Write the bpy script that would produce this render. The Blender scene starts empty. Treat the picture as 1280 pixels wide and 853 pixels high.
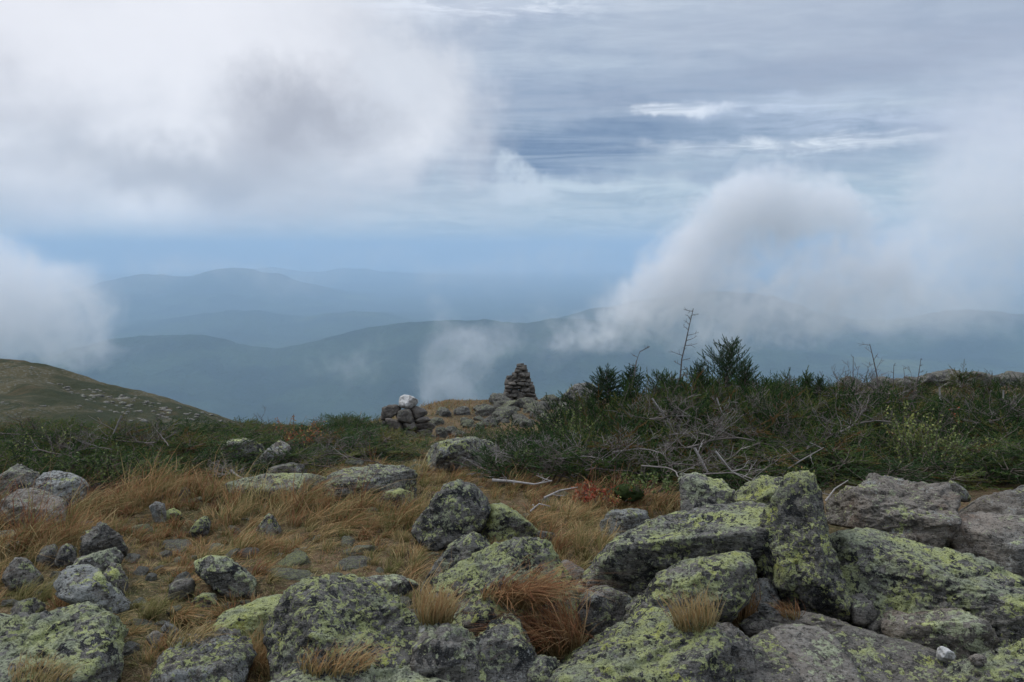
import bpy, bmesh, math, random
import numpy as np
from mathutils import Vector, Matrix

SC = bpy.context.scene
COL = SC.collection
PI = math.pi
# ------------------------------------------------------------------ camera
F = 1031.0                       # focal length in pixels of the 1280 px wide photograph
PITCH = math.radians(6.4)
EYE = 1.6
CP, SP = math.cos(PITCH), math.sin(PITCH)
cam_data = bpy.data.cameras.new('camera')
cam_data.sensor_width = 36.0
cam_data.lens = 36.0 * F / 1280.0
cam_data.clip_start = 0.05
cam_data.clip_end = 200000.0
cam = bpy.data.objects.new('camera', cam_data)
COL.objects.link(cam)
cam.location = (0, 0, EYE)
cam.rotation_euler = (PI / 2 - PITCH, 0, 0)
SC.camera = cam

def ray(px, py):
    cx = (px - 640.0) / F
    cz = -(py - 426.5) / F
    return np.array([cx, CP + cz * SP, -SP + cz * CP])

def at_y(px, py, Y):
    d = ray(px, py)
    return np.array([0, 0, EYE]) + d * (Y / d[1])

def azel(px, py):
    d = ray(px, py)
    return math.degrees(math.atan2(d[0], d[1])), math.degrees(math.atan2(d[2], math.hypot(d[0], d[1])))

# ------------------------------------------------------------------ render settings
SC.view_settings.view_transform = 'Standard'
SC.view_settings.look = 'None'
SC.view_settings.exposure = 0.0
SC.view_settings.gamma = 1.0
SC.render.engine = 'CYCLES'
cy = SC.cycles
cy.use_denoising = True
cy.max_bounces = 6
cy.diffuse_bounces = 2
cy.glossy_bounces = 1
cy.transmission_bounces = 2
cy.volume_bounces = 3
cy.adaptive_threshold = 0.02
cy.transparent_max_bounces = 12
cy.volume_step_rate = 1.0
cy.volume_max_steps = 128
cy.caustics_reflective = False
cy.caustics_refractive = False
cy.sample_clamp_indirect = 4.0

SUN_EL, SUN_AZ = 46.0, -62.0     # degrees; azimuth measured from straight ahead towards the right
# ------------------------------------------------------------------ node helpers
class NT:
    """small wrapper: every method returns an output socket"""
    def __init__(s, tree):
        s.t = tree
    def n(s, kind, **kw):
        nd = s.t.nodes.new(kind)
        for k, v in kw.items():
            setattr(nd, k, v)
        return nd
    def put(s, inp, v):
        if isinstance(v, (int, float)):
            inp.default_value = v
        elif isinstance(v, (tuple, list)):
            inp.default_value = tuple(v) if len(v) != 3 or inp.type != 'RGBA' else (*v, 1)
        else:
            s.t.links.new(v, inp)
    def m(s, op, a, b=None, c=None, clamp=False):
        nd = s.n('ShaderNodeMath', operation=op, use_clamp=clamp)
        s.put(nd.inputs[0], a)
        if b is not None: s.put(nd.inputs[1], b)
        if c is not None: s.put(nd.inputs[2], c)
        return nd.outputs[0]
    def v(s, op, a, b=None, scale=None):
        nd = s.n('ShaderNodeVectorMath', operation=op)
        s.put(nd.inputs[0], a)
        if b is not None: s.put(nd.inputs[1], b)
        if scale is not None: s.put(nd.inputs['Scale'], scale)
        return nd.outputs[0]
    def comb(s, x, y, z):
        nd = s.n('ShaderNodeCombineXYZ')
        s.put(nd.inputs[0], x); s.put(nd.inputs[1], y); s.put(nd.inputs[2], z)
        return nd.outputs[0]
    def sep(s, v):
        nd = s.n('ShaderNodeSeparateXYZ'); s.put(nd.inputs[0], v)
        return nd.outputs
    def noise(s, vec, scale=1.0, detail=4.0, rough=0.5, dist=0.0, lac=2.0, color=False):
        nd = s.n('ShaderNodeTexNoise')
        s.put(nd.inputs['Vector'], vec); s.put(nd.inputs['Scale'], scale)
        nd.inputs['Detail'].default_value = detail
        nd.inputs['Roughness'].default_value = rough
        nd.inputs['Distortion'].default_value = dist
        nd.inputs['Lacunarity'].default_value = lac
        return nd.outputs[1 if color else 0]
    def voro(s, vec, scale=1.0, feature='F1', out=0, rand=1.0):
        nd = s.n('ShaderNodeTexVoronoi', feature=feature)
        s.put(nd.inputs['Vector'], vec); s.put(nd.inputs['Scale'], scale)
        nd.inputs['Randomness'].default_value = rand
        return nd.outputs[out]
    def ss(s, x, a, b, lo=0.0, hi=1.0):
        nd = s.n('ShaderNodeMapRange', interpolation_type='SMOOTHSTEP')
        s.put(nd.inputs[0], x); s.put(nd.inputs[1], a); s.put(nd.inputs[2], b)
        s.put(nd.inputs[3], lo); s.put(nd.inputs[4], hi)
        return nd.outputs[0]
    def lin(s, x, a, b, lo=0.0, hi=1.0):
        nd = s.n('ShaderNodeMapRange', interpolation_type='LINEAR')
        s.put(nd.inputs[0], x); s.put(nd.inputs[1], a); s.put(nd.inputs[2], b)
        s.put(nd.inputs[3], lo); s.put(nd.inputs[4], hi)
        return nd.outputs[0]
    def mix(s, f, a, b, blend='MIX'):
        nd = s.n('ShaderNodeMix', data_type='RGBA', blend_type=blend)
        s.put(nd.inputs[0], f); s.put(nd.inputs[6], a); s.put(nd.inputs[7], b)
        return nd.outputs[2]
    def ramp(s, f, stops):
        nd = s.n('ShaderNodeValToRGB')
        els = nd.color_ramp.elements
        while len(els) < len(stops): els.new(0.5)
        for e, (p, c) in zip(els, stops):
            e.position = p; e.color = (*c, 1)
        s.put(nd.inputs[0], f)
        return nd.outputs[0]

def lin8(r, g, b):
    return tuple((v / 255 / 12.92) if v <= 10 else ((v / 255 + 0.055) / 1.055) ** 2.4 for v in (r, g, b))

# ------------------------------------------------------------------ world: overcast sky
world = bpy.data.worlds.new('World')
SC.world = world
world.use_nodes = True
world.node_tree.nodes.clear()
W = NT(world.node_tree)
D = W.n('ShaderNodeTexCoord').outputs['Generated']
dx, dy, dz = W.sep(D)[:3]
AZ = W.m('MULTIPLY', W.m('ARCTAN2', dx, dy), 57.29578)
EL = W.m('MULTIPLY', W.m('ARCSINE', dz), 57.29578)
sky_tex = W.n('ShaderNodeTexSky', sky_type='NISHITA')
sky_tex.sun_disc = False
sky_tex.sun_elevation = math.radians(SUN_EL)
sky_tex.sun_rotation = math.radians(SUN_AZ)
sky_tex.altitude = 1600.0
clear = W.v('SCALE', sky_tex.outputs[0], scale=0.12)

fib_m = W.n('ShaderNodeMapping'); W.put(fib_m.inputs[0], D)
fib_m.inputs['Scale'].default_value = (7.0, 7.0, 46.0); fib_m.inputs['Rotation'].default_value = (0, 0.03, 0)
fib = W.noise(fib_m.outputs[0], 1.6, 8, 0.68, 0.8)
# soft wobble shared by all the cloud edges
wob = W.noise(D, 7.0, 5.0, 0.55, color=True)
wx, wy, wz = W.sep(wob)[:3]
wob2 = W.noise(D, 22.0, 4.0, 0.6, color=True)
w2x, w2y, _ = W.sep(wob2)[:3]
azw = W.m('ADD', W.m('MULTIPLY_ADD', W.m('SUBTRACT', wx, 0.5), 14.0, AZ), W.m('MULTIPLY', W.m('SUBTRACT', w2x, 0.5), 4.0))
elw = W.m('ADD', W.m('MULTIPLY_ADD', W.m('SUBTRACT', wy, 0.5), 9.0, EL), W.m('MULTIPLY', W.m('SUBTRACT', w2y, 0.5), 3.0))
def puff(px, py, rx, ry, hard=0.6, w=True, tilt=0.0):
    """soft elliptical mask centred on a direction; rx, ry in photograph pixels"""
    a0, e0 = azel(px, py)
    k = 57.3 / F
    u = W.m('DIVIDE', W.m('SUBTRACT', azw if w else AZ, a0), rx * k)
    v = W.m('DIVIDE', W.m('SUBTRACT', elw if w else EL, e0), ry * k)
    if tilt:
        c, s_ = math.cos(tilt), math.sin(tilt)
        q = ry / rx
        u, v = (W.m('ADD', W.m('MULTIPLY', u, c), W.m('MULTIPLY', v, s_ * q)),
                W.m('SUBTRACT', W.m('MULTIPLY', v, c), W.m('MULTIPLY', u, s_ / q)))
    r2 = W.m('SQRT', W.m('ADD', W.m('MULTIPLY', u, u), W.m('MULTIPLY', v, v)))
    return W.ss(r2, hard, 1.35, 1.0, 0.0)
def streak(px, py, rx, ry, hard=0.2, tilt=0.0, amp=1.0):
    a0, e0 = azel(px, py)
    k = 57.3 / F
    aa = W.m('MULTIPLY_ADD', W.m('SUBTRACT', w2x, 0.5), 9.0, AZ)
    ee = W.m('MULTIPLY_ADD', W.m('SUBTRACT', w2y, 0.5), 1.8 * amp, EL)
    u = W.m('DIVIDE', W.m('SUBTRACT', aa, a0), rx * k)
    v = W.m('DIVIDE', W.m('SUBTRACT', W.m('SUBTRACT', ee, e0), W.m('MULTIPLY', W.m('SUBTRACT', aa, a0), tilt)), ry * k)
    r2 = W.m('SQRT', W.m('ADD', W.m('MULTIPLY', u, u), W.m('MULTIPLY', v, v)))
    return W.m('MULTIPLY', W.ss(r2, hard, 1.5, 1.0, 0.0), W.ss(fib, 0.40, 0.58, 0.35, 1.0))

# altostratus deck seen in perspective: bands crowd together towards the horizon
den = W.m('ADD', W.m('MAXIMUM', dz, 0.0), 0.09)
plane = W.comb(W.m('DIVIDE', dx, den), W.m('DIVIDE', dy, den), 0.0)
rot = W.n('ShaderNodeMapping'); W.put(rot.inputs[0], plane)
rot.inputs['Rotation'].default_value = (0, 0, 0.10); rot.inputs['Scale'].default_value = (0.32, 1.1, 1)
deck = W.noise(rot.outputs[0], 1.15, 8.0, 0.58, 0.5)
deck2 = W.noise(W.v('ADD', rot.outputs[0], (7.3, 2.1, 0)), 2.9, 7.0, 0.62, 0.6)
dk = W.m('ADD', W.m('MULTIPLY', deck, 0.45), W.m('ADD', W.m('MULTIPLY', deck2, 0.30), W.m('MULTIPLY', fib, 0.25)))
S = W.ramp(dk, [(0.36, lin8(120, 137, 162)), (0.47, lin8(147, 161, 182)), (0.56, lin8(172, 184, 199)), (0.66, lin8(206, 215, 224))])
S = W.mix(0.12, S, clear)
# the deck gets thinner and paler overhead
S = W.mix(W.ss(EL, 12.0, 30.0, 0.0, 0.72), S, lin8(206, 212, 226))
S = W.mix(W.m('MULTIPLY', puff(1050, 40, 420, 60, 0.1), 0.45), S, lin8(180, 188, 203))
# darker blue gap in the middle of the picture
dark_n = W.ss(deck2, 0.35, 0.62, 1.0, 0.45)
S = W.mix(W.m('MULTIPLY', W.m('MULTIPLY', puff(680, 178, 190, 46, 0.2), dark_n), 1.0), S, lin8(100, 123, 155))
S = W.mix(W.m('MULTIPLY', streak(860, 215, 300, 13, 0.2, 0.0), 0.62), S, lin8(124, 142, 171))
S = W.mix(W.m('MULTIPLY', streak(900, 110, 400, 26, 0.1, 0.05), 0.55), S, lin8(146, 158, 180))
S = W.mix(W.m('MULTIPLY', streak(1180, 60, 200, 22, 0.1, 0.08), 0.55), S, lin8(152, 162, 183))
S = W.mix(W.m('MULTIPLY', streak(1180, 165, 130, 12, 0.1, 0.03), 0.5), S, lin8(150, 164, 190))
# bright slits
S = W.mix(W.m('MULTIPLY', streak(850, 137, 60, 7, 0.2), 0.95), S, lin8(226, 232, 240))
S = W.mix(W.m('MULTIPLY', streak(960, 133, 110, 12, 0.1), 0.5), S, lin8(200, 212, 232))
S = W.mix(W.m('MULTIPLY', streak(1010, 180, 180, 9, 0.1), 0.9), S, lin8(222, 229, 237))
S = W.mix(W.m('MULTIPLY', streak(720, 236, 150, 10, 0.2), 0.9), S, lin8(203, 216, 226))
S = W.mix(W.m('MULTIPLY', streak(860, 236, 90, 9, 0.2), 0.6), S, lin8(190, 206, 218))
S = W.mix(W.m('MULTIPLY', streak(560, 268, 200, 9, 0.1), 0.45), S, lin8(186, 201, 212))
# hazy band above the horizon
S = W.mix(W.ss(elw, 6.8, 2.0, 0.0, 0.9), S, W.mix(W.ss(fib, 0.42, 0.60), lin8(166, 185, 198), lin8(192, 204, 212)))
S = W.mix(W.m('MULTIPLY', streak(260, 297, 70, 6, 0.2), 0.45), S, lin8(190, 200, 210))
S = W.mix(W.m('MULTIPLY', streak(640, 262, 320, 16, 0.2), 0.6), S, lin8(184, 198, 209))
S = W.mix(W.m('MULTIPLY', streak(480, 245, 110, 8, 0.2), 0.6), S, lin8(188, 200, 212))
S = W.mix(W.m('MULTIPLY', streak(1090, 150, 130, 10, 0.2), 0.5), S, lin8(196, 207, 226))
# small cumulus on the edge of the gap
S = W.mix(W.m('MULTIPLY', puff(642, 222, 44, 26, 0.45), 0.85), S, lin8(200, 211, 222))
# the big cloud bank filling the upper left
bank = W.m('MAXIMUM', puff(200, 90, 340, 175, 0.65), W.m('MAXIMUM', puff(450, 130, 165, 110, 0.55), puff(140, 225, 400, 90, 0.35)))
bn = W.noise(W.v('MULTIPLY', D, (1.0, 1.0, 1.5)), 4.2, 7.0, 0.52, 0.4)
bank_col = W.ramp(bn, [(0.30, lin8(184, 187, 197)), (0.48, lin8(203, 207, 216)), (0.66, lin8(232, 234, 240))])
bank_col = W.mix(W.m('MULTIPLY', puff(150, 30, 330, 110, 0.15), 0.85), bank_col, lin8(236, 237, 243))
bank_col = W.mix(W.m('MULTIPLY', puff(385, 140, 120, 60, 0.1), 0.85), bank_col, lin8(164, 167, 178))
bank_col = W.mix(W.m('MULTIPLY', puff(240, 215, 150, 46, 0.1), 0.75), bank_col, lin8(166, 172, 184))
bank_col = W.mix(W.m('MULTIPLY', puff(500, 90, 60, 70, 0.1), 0.6), bank_col, lin8(212, 217, 226))
S = W.mix(W.m('MULTIPLY', bank, 0.96), S, bank_col)
S = W.mix(W.m('MULTIPLY', streak(600, 6, 150, 16, 0.2), 0.75), S, lin8(224, 230, 241))
# pale bank at the right edge
S = W.mix(W.m('MULTIPLY', puff(1290, 190, 130, 110, 0.1), 0.7), S, lin8(196, 202, 217))
# below the horizon (only seen past the last hills)
S = W.mix(W.ss(EL, -0.5, -3.0), S, lin8(120, 145, 165))
bg = W.n('ShaderNodeBackground'); W.put(bg.inputs[0], S); W.put(bg.inputs[1], W.ss(EL, 14.0, 60.0, 1.13, 2.3))   # an overcast sky is brightest overhead
wo = W.n('ShaderNodeOutputWorld'); W.t.links.new(bg.outputs[0], wo.inputs[0])
world.cycles.sampling_method = 'MANUAL'
world.cycles.sample_map_resolution = 512

sun_data = bpy.data.lights.new('sun', 'SUN')
sun_data.energy = 1.5
sun_data.angle = math.radians(14)
sun_data.color = (1.0, 0.95, 0.88)
sun = bpy.data.objects.new('sun', sun_data)
COL.objects.link(sun)
_e, _a = math.radians(SUN_EL), math.radians(SUN_AZ)
sdir = Vector((math.sin(_a) * math.cos(_e), math.cos(_a) * math.cos(_e), math.sin(_e)))
sun.rotation_euler = sdir.to_track_quat('Z', 'Y').to_euler()
sun.location = sdir * 50

# ------------------------------------------------------------------ numpy noise
_rs = np.random.RandomState(7)
_perm = np.concatenate([_rs.permutation(1024)] * 2)
_grad = _rs.normal(size=(1024, 3)); _grad /= np.linalg.norm(_grad, axis=1)[:, None]
def perlin(p):
    p = np.asarray(p, float)
    i = np.floor(p).astype(np.int64); f = p - i
    u = f * f * f * (f * (f * 6 - 15) + 10)
    def g(ox, oy, oz):
        h = _perm[(_perm[(_perm[(i[:, 0] + ox) & 1023] + i[:, 1] + oy) & 1023] + i[:, 2] + oz) & 1023]
        gr = _grad[h]
        return gr[:, 0] * (f[:, 0] - ox) + gr[:, 1] * (f[:, 1] - oy) + gr[:, 2] * (f[:, 2] - oz)
    l = lambda a, b, t: a + (b - a) * t
    x0 = l(l(g(0, 0, 0), g(1, 0, 0), u[:, 0]), l(g(0, 1, 0), g(1, 1, 0), u[:, 0]), u[:, 1])
    x1 = l(l(g(0, 0, 1), g(1, 0, 1), u[:, 0]), l(g(0, 1, 1), g(1, 1, 1), u[:, 0]), u[:, 1])
    return l(x0, x1, u[:, 2]) * 1.6
def fbm(p, octs=4, rough=0.5, ridged=False):
    out = np.zeros(len(p)); a = 1.0; p = np.asarray(p, float).copy()
    for k in range(octs):
        n = perlin(p)
        out += a * ((1 - 2 * np.abs(n)) if ridged else n)
        a *= rough; p = p * 2.03 + 17.7
    return out
def sstep(x, a, b):
    t = np.clip((np.asarray(x, float) - a) / (b - a), 0, 1)
    return t * t * (3 - 2 * t)

# ------------------------------------------------------------------ object helpers
def mesh_np(name, verts, faces, mat=None, smooth=True, attrs=None):
    """verts (n,3), faces (m,k) array -> mesh; attrs {name: (n,) floats}"""
    verts = np.asarray(verts, np.float32); faces = np.asarray(faces, np.int32)
    me = bpy.data.meshes.new(name)
    m, k = faces.shape
    me.vertices.add(len(verts)); me.vertices.foreach_set('co', verts.ravel())
    me.loops.add(m * k); me.loops.foreach_set('vertex_index', faces.ravel())
    me.polygons.add(m); me.polygons.foreach_set('loop_start', np.arange(0, m * k, k, dtype=np.int32))
    me.update(calc_edges=True)
    if smooth:
        me.polygons.foreach_set('use_smooth', np.ones(m, bool))
    for a, vals in (attrs or {}).items():
        at = me.attributes.new(a, 'FLOAT', 'POINT'); at.data.foreach_set('value', np.asarray(vals, np.float32))
    if mat: me.materials.append(mat)
    return me
def link(name, data, parent=None, loc=None, rot=None):
    o = bpy.data.objects.new(name, data); COL.objects.link(o)
    if parent: o.parent = parent
    if loc is not None: o.location = loc
    if rot is not None: o.rotation_euler = rot
    return o
def tag(o, label=None, cat=None, group=None, kind=None):
    if label: o['label'] = label
    if cat: o['category'] = cat
    if group: o['group'] = group
    if kind: o['kind'] = kind
    return o
def grid_faces(nr, nc, wrap=False):
    r = np.arange(nr - 1)[:, None]; c = np.arange(nc if wrap else nc - 1)[None, :]
    c2 = (c + 1) % nc
    a = r * nc + c; b = r * nc + c2
    return np.stack([a, b, b + nc, a + nc], -1).reshape(-1, 4)
def new_mat(name):
    m = bpy.data.materials.new(name); m.use_nodes = True
    m.node_tree.nodes.clear()
    return m, NT(m.node_tree)
def finish(m, N, color, rough=0.9, normal=None, spec=0.25, trans=None):
    b = N.n('ShaderNodeBsdfPrincipled')
    N.put(b.inputs['Base Color'], color); N.put(b.inputs['Roughness'], rough)
    b.inputs['Specular IOR Level'].default_value = spec
    if normal is not None: N.put(b.inputs['Normal'], normal)
    out = N.n('ShaderNodeOutputMaterial')
    if trans:
        t = N.n('ShaderNodeBsdfTranslucent'); N.put(t.inputs[0], color)
        mx = N.n('ShaderNodeMixShader'); mx.inputs[0].default_value = trans
        N.t.links.new(b.outputs[0], mx.inputs[1]); N.t.links.new(t.outputs[0], mx.inputs[2])
        N.t.links.new(mx.outputs[0], out.inputs[0])
    else:
        N.t.links.new(b.outputs[0], out.inputs[0])
    return m
def bump(N, h, strength=0.5, dist=0.02, normal=None):
    nd = N.n('ShaderNodeBump'); nd.inputs['Strength'].default_value = strength
    nd.inputs['Distance'].default_value = dist
    N.put(nd.inputs['Height'], h)
    if normal is not None: N.put(nd.inputs['Normal'], normal)
    return nd.outputs[0]

# ------------------------------------------------------------------ terrain height
_dy = np.array([-60, -20, 0, 3, 4, 6, 8, 10, 12, 16, 22, 26, 32, 45, 80, 200, 1000, 2500, 4500, 1e6])
_dd = np.array([0.3, 1.1, 1.5, 1.62, 1.68, 1.86, 2.15, 2.46, 2.80, 3.38, 4.10, 4.85, 6.6, 13, 42, 140, 620, 1050, 1290, 1290])
def drop(x, y):
    x = np.asarray(x, float); y = np.asarray(y, float)
    r = np.hypot(x, y)
    yy = np.where(y > 0, np.maximum(y, r * 0.8), y)
    yy = np.where(r > 60, r, yy)
    d = np.interp(yy, _dy, _dd)
    d = d - sstep(x, 1.5, 7.0) * sstep(y, 13, 28) * (1 - sstep(y, 45, 80)) * 0.42
    d = d + sstep(-x, 1.5, 5.0) * sstep(y, 12, 20) * (1 - sstep(y, 45, 80)) * 0.8
    d = d - sstep(x, 0.5, 3.0) * sstep(y, 3.4, 5.5) * (1 - sstep(y, 8, 12)) * 0.10
    return d
def gh(x, y):
    x = np.atleast_1d(np.asarray(x, float)); y = np.atleast_1d(np.asarray(y, float))
    z = EYE - drop(x, y)
    near = 1 - sstep(np.hypot(x, y), 25, 60)
    z = z + near * 0.075 * fbm(np.stack([x * 0.9, y * 0.9, x * 0], 1), 3)
    far = sstep(np.hypot(x, y), 300, 3000)
    z = z + far * 22 * fbm(np.stack([x / 900, y / 900, x * 0], 1), 4)
    return z
_ts = np.concatenate([np.arange(1.2, 12, 0.04), np.arange(12, 60, 0.12)])
_hc = {}
def hit(px, py):
    """point of the ground seen at a photograph pixel"""
    key = (round(px), round(py))
    if key in _hc: return _hc[key]
    d = ray(*key)
    P_ = np.array([0, 0, EYE]) + d * _ts[:, None]
    below = P_[:, 2] < gh(P_[:, 0], P_[:, 1])
    k = int(np.argmax(below))
    out = P_[k] if below[k] else np.array([0, 0, EYE]) + d * (24.0 / d[1])
    _hc[key] = out
    return out

# ------------------------------------------------------------------ saying where a thing stands
LANDMARKS = [(510, 525, 'the small cairn'), (648, 480, 'the big cairn'), (757, 478, 'the round fir tree'), (905, 450, 'the spiky fir tree'),
             (862, 430, 'the tall bare snag'), (860, 690, 'the long tilted slab'), (1010, 690, 'the tall upright boulder'), (1160, 740, 'the massive green-topped boulder'),
             (1120, 645, 'the grey-brown ledge'), (565, 640, 'the dark central boulder'), (625, 750, 'the streaked central boulder'), (445, 790, 'the humped dark boulder'),
             (466, 600, 'the flat-backed grey rock'), (575, 568, 'the broad pale green rock'), (282, 720, 'the egg-shaped rock'), (338, 660, 'the lone rounded stone'),
             (70, 612, 'the pale speckled boulder'), (115, 740, 'the pale grey wedge'), (60, 820, 'the corner boulder'), (345, 572, 'the slanted pale slab'),
             (1092, 450, 'the forked bare stem'), (1180, 818, 'the white quartz stone'), (680, 585, 'the grey tangle of dead twigs'), (200, 560, 'the leafy green shrub'),
             (1160, 550, 'the yellow-green leafy bush'), (310, 790, 'the bright lichen mound'), (245, 840, 'the pale slab at the bottom')]
_used = {}
def where(px, py, head):
    cand = sorted(LANDMARKS, key=lambda l: (l[0] - px) ** 2 + ((l[1] - py) * 1.3) ** 2)
    for lx, ly, nm in cand[:6]:
        ddx, ddy = px - lx, py - ly
        dist = math.hypot(ddx, ddy)
        amt = 'just ' if dist < 38 else ('' if dist < 90 else ('well ' if dist < 190 else 'far '))
        ax, ay = abs(ddx), abs(ddy)
        if ax > 2.2 * ay: rel = 'left of' if ddx < 0 else 'right of'
        elif ay > 2.2 * ax: rel = 'behind' if ddy < 0 else 'in front of'
        else: rel = ('up and ' if ddy < 0 else 'down and ') + ('left of' if ddx < 0 else 'right of')
        t = f'{head} {amt}{rel} {nm}'
        if len(t.split()) <= 16 and t not in _used:
            _used[t] = 1
            return t
    return None

# ------------------------------------------------------------------ ground sheet (reaches the valley and the horizon)
fwd = np.linspace(-44, 44, 330); rest = np.linspace(44, 316, 60)[1:-1]
AZS = np.radians(np.concatenate([fwd, rest])); nA = len(AZS)
RR = np.concatenate([[0.15], np.geomspace(0.5, 45, 190), np.geomspace(47, 90000, 90)])
rr, aa = np.meshgrid(RR, AZS, indexing='ij')
gx, gy = (rr * np.sin(aa)).ravel(), (rr * np.cos(aa)).ravel()
gz = gh(gx, gy) + (1 - sstep(rr.ravel(), 20, 50)) * 0.012 * fbm(np.stack([gx * 6, gy * 6, gx * 0], 1), 3)
gz -= (rr.ravel() ** 2) / (2 * 6.371e6) * (rr.ravel() > 2000)
GM, N = new_mat('ground_peat_and_turf')
P = N.n('ShaderNodeNewGeometry').outputs['Position']
n1 = N.noise(P, 1.3, 5, 0.6); n2 = N.noise(P, 18, 6, 0.7); n3 = N.noise(P, 90, 3, 0.7)
c = N.mix(N.ss(n1, 0.4, 0.62), (0.050, 0.032, 0.018), (0.115, 0.072, 0.040))
c = N.mix(N.ss(N.noise(P, 0.7, 4, 0.6), 0.48, 0.62, 0, 0.7), c, (0.048, 0.050, 0.018))
c = N.mix(N.ss(n2, 0.45, 0.65, 0, 0.7), c, (0.22, 0.16, 0.085))
c = N.mix(N.ss(N.noise(P, 34, 5, 0.75), 0.52, 0.60, 0, 0.7), c, (0.05, 0.065, 0.02))
c = N.mix(N.ss(n3, 0.55, 0.66, 0, 0.6), c, (0.30, 0.24, 0.15))
c = N.mix(N.ss(n3, 0.45, 0.36, 0, 0.7), c, (0.02, 0.014, 0.009))
dist = N.v('LENGTH', P); ndl = N.t.nodes[-1].outputs['Value']
c = N.mix(N.ss(ndl, 40, 400), c, (0.035, 0.055, 0.028))
finish(GM, N, c, 0.95, bump(N, N.m('ADD', n2, N.m('MULTIPLY', n3, 0.5)), 0.8, 0.03), 0.1)
tag(link('ground', mesh_np('ground', np.stack([gx, gy, gz], 1), grid_faces(len(RR), nA, True)[:, ::-1], GM)), kind='structure')

# ------------------------------------------------------------------ forested mountains
def forest_mat(name, scale, a, b):
    m, N = new_mat(name)
    P = N.n('ShaderNodeNewGeometry').outputs['Position']
    n1 = N.noise(P, 1 / scale, 6, 0.6); n2 = N.noise(P, 9 / scale, 5, 0.65)
    c = N.mix(N.ss(n1, 0.38, 0.64), a, b)
    c = N.mix(N.ss(N.noise(P, 0.35 / scale, 3, 0.5), 0.6, 0.68, 0, 0.6), c, (0.13, 0.15, 0.06))
    c = N.mix(N.ss(n2, 0.4, 0.7, 0, 0.6), c, (0.02, 0.032, 0.02))
    return finish(m, N, c, 0.95, bump(N, n2, 1.0, scale * 0.05), 0.0)
FM = forest_mat('mountain_forest', 900, (0.022, 0.036, 0.028), (0.045, 0.068, 0.04))
def ridge(name, prof, dist, seed, floor=-1290.0, rough=1.0):
    """a range whose crest runs along prof [(px, py)...] as it is seen from the summit; solid ground in front and behind"""
    xs = np.array([p[0] for p in prof], float); ys = np.array([p[1] for p in prof], float)
    nu, nv = 260, 70
    pu = np.linspace(xs[0], xs[-1], nu); cr = np.interp(pu, xs, ys)
    k = np.array([0.25, 0.5, 0.25])
    for _ in range(6): cr = np.convolve(np.pad(cr, 1, 'edge'), k, 'valid')
    cr = cr + 2.4 * fbm(np.stack([pu / 26, pu * 0 + seed, pu * 0], 1), 4) + 0.5 * fbm(np.stack([pu / 5, pu * 0 + seed, pu * 0], 1), 2)
    u = (pu - 640) / F
    fy = np.linspace(-1, 1, nv)
    V = []
    for t in fy:
        y = dist * (1 + (0.30 if t < 0 else 0.28) * t)
        x = u * dist * 1.0 + u * (y - dist) * 0.6
        tanv = np.array([ray(0, c_)[2] / ray(0, c_)[1] for c_ in cr])
        crest = EYE + dist * tanv
        w = (1 - abs(t)) ** 1.15 * (1 - 0.25 * math.sin(PI * abs(t)))
        p = np.stack([x / (dist * 0.09), np.full(nu, y / (dist * 0.09)), np.full(nu, seed * 3.1)], 1)
        nn = fbm(p, 5, 0.5, True) * 0.16 + fbm(p * 2.7, 4) * 0.09
        h = np.maximum(crest - floor, 5)
        z = floor - 30 + (h + 30) * (w + nn * rough * (1 - abs(t)) * (abs(t) * 2.6 + 0.04) * 1.0)
        V.append(np.stack([x, np.full(nu, y), z], 1))
    V = np.concatenate(V)
    tag(link(name, mesh_np(name, V, grid_faces(nv, nu), FM)), kind='structure')
ridge('hill', [(-500, 470), (-100, 452), (40, 449), (130, 425), (200, 417), (250, 418), (330, 436), (380, 431), (430, 414), (480, 406), (530, 400), (560, 401), (600, 397), (625, 403), (660, 404), (700, 396), (760, 402), (820, 412), (900, 430), (1100, 448), (1500, 470)], 8200, 1)
ridge('hill', [(-300, 430), (60, 425), (150, 408), (250, 392), (290, 387), (340, 391), (380, 397), (440, 389), (480, 392), (520, 402), (600, 415), (900, 425)], 13500, 2)
ridge('hill', [(-300, 380), (60, 372), (140, 350), (165, 343), (200, 342), (240, 347), (265, 336), (300, 334), (340, 340), (380, 352), (430, 366), (500, 378), (620, 388), (900, 395)], 21000, 3)
ridge('hill', [(60, 365), (220, 355), (300, 338), (345, 333), (380, 341), (440, 335), (500, 340), (600, 346), (700, 352), (800, 362), (950, 372)], 34000, 4)
ridge('hill', [(600, 430), (680, 402), (740, 385), (820, 372), (880, 362), (935, 364), (975, 372), (1015, 388), (1060, 398), (1120, 400), (1180, 388), (1230, 386), (1280, 394), (1400, 405), (1700, 430)], 10500, 5)

# ------------------------------------------------------------------ near hill on the left
HM, N = new_mat('alpine_turf_and_rock')
P = N.n('ShaderNodeNewGeometry').outputs['Position']
Pm = N.v('MULTIPLY', P, (1, 0.35, 1.6))
a1 = N.noise(Pm, 0.10, 6, 0.65); a2 = N.noise(Pm, 0.6, 5, 0.7); a3 = N.noise(P, 2.2, 4, 0.7)
c = N.mix(N.ss(a1, 0.42, 0.6), (0.038, 0.044, 0.022), (0.090, 0.078, 0.040))
c = N.mix(N.ss(a2, 0.5, 0.66, 0, 0.8), c, (0.030, 0.040, 0.020))
c = N.mix(N.m('MULTIPLY', N.ss(a3, 0.52, 0.62, 0, 0.7), N.ss(a1, 0.45, 0.58)), c, (0.17, 0.17, 0.15))
c = N.mix(N.ss(N.noise(Pm, 0.18, 3, 0.5), 0.60, 0.70, 0, 0.45), c, (0.13, 0.085, 0.045))
finish(HM, N, c, 0.95, bump(N, N.m('ADD', a3, a2), 0.9, 0.6), 0.1)
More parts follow.
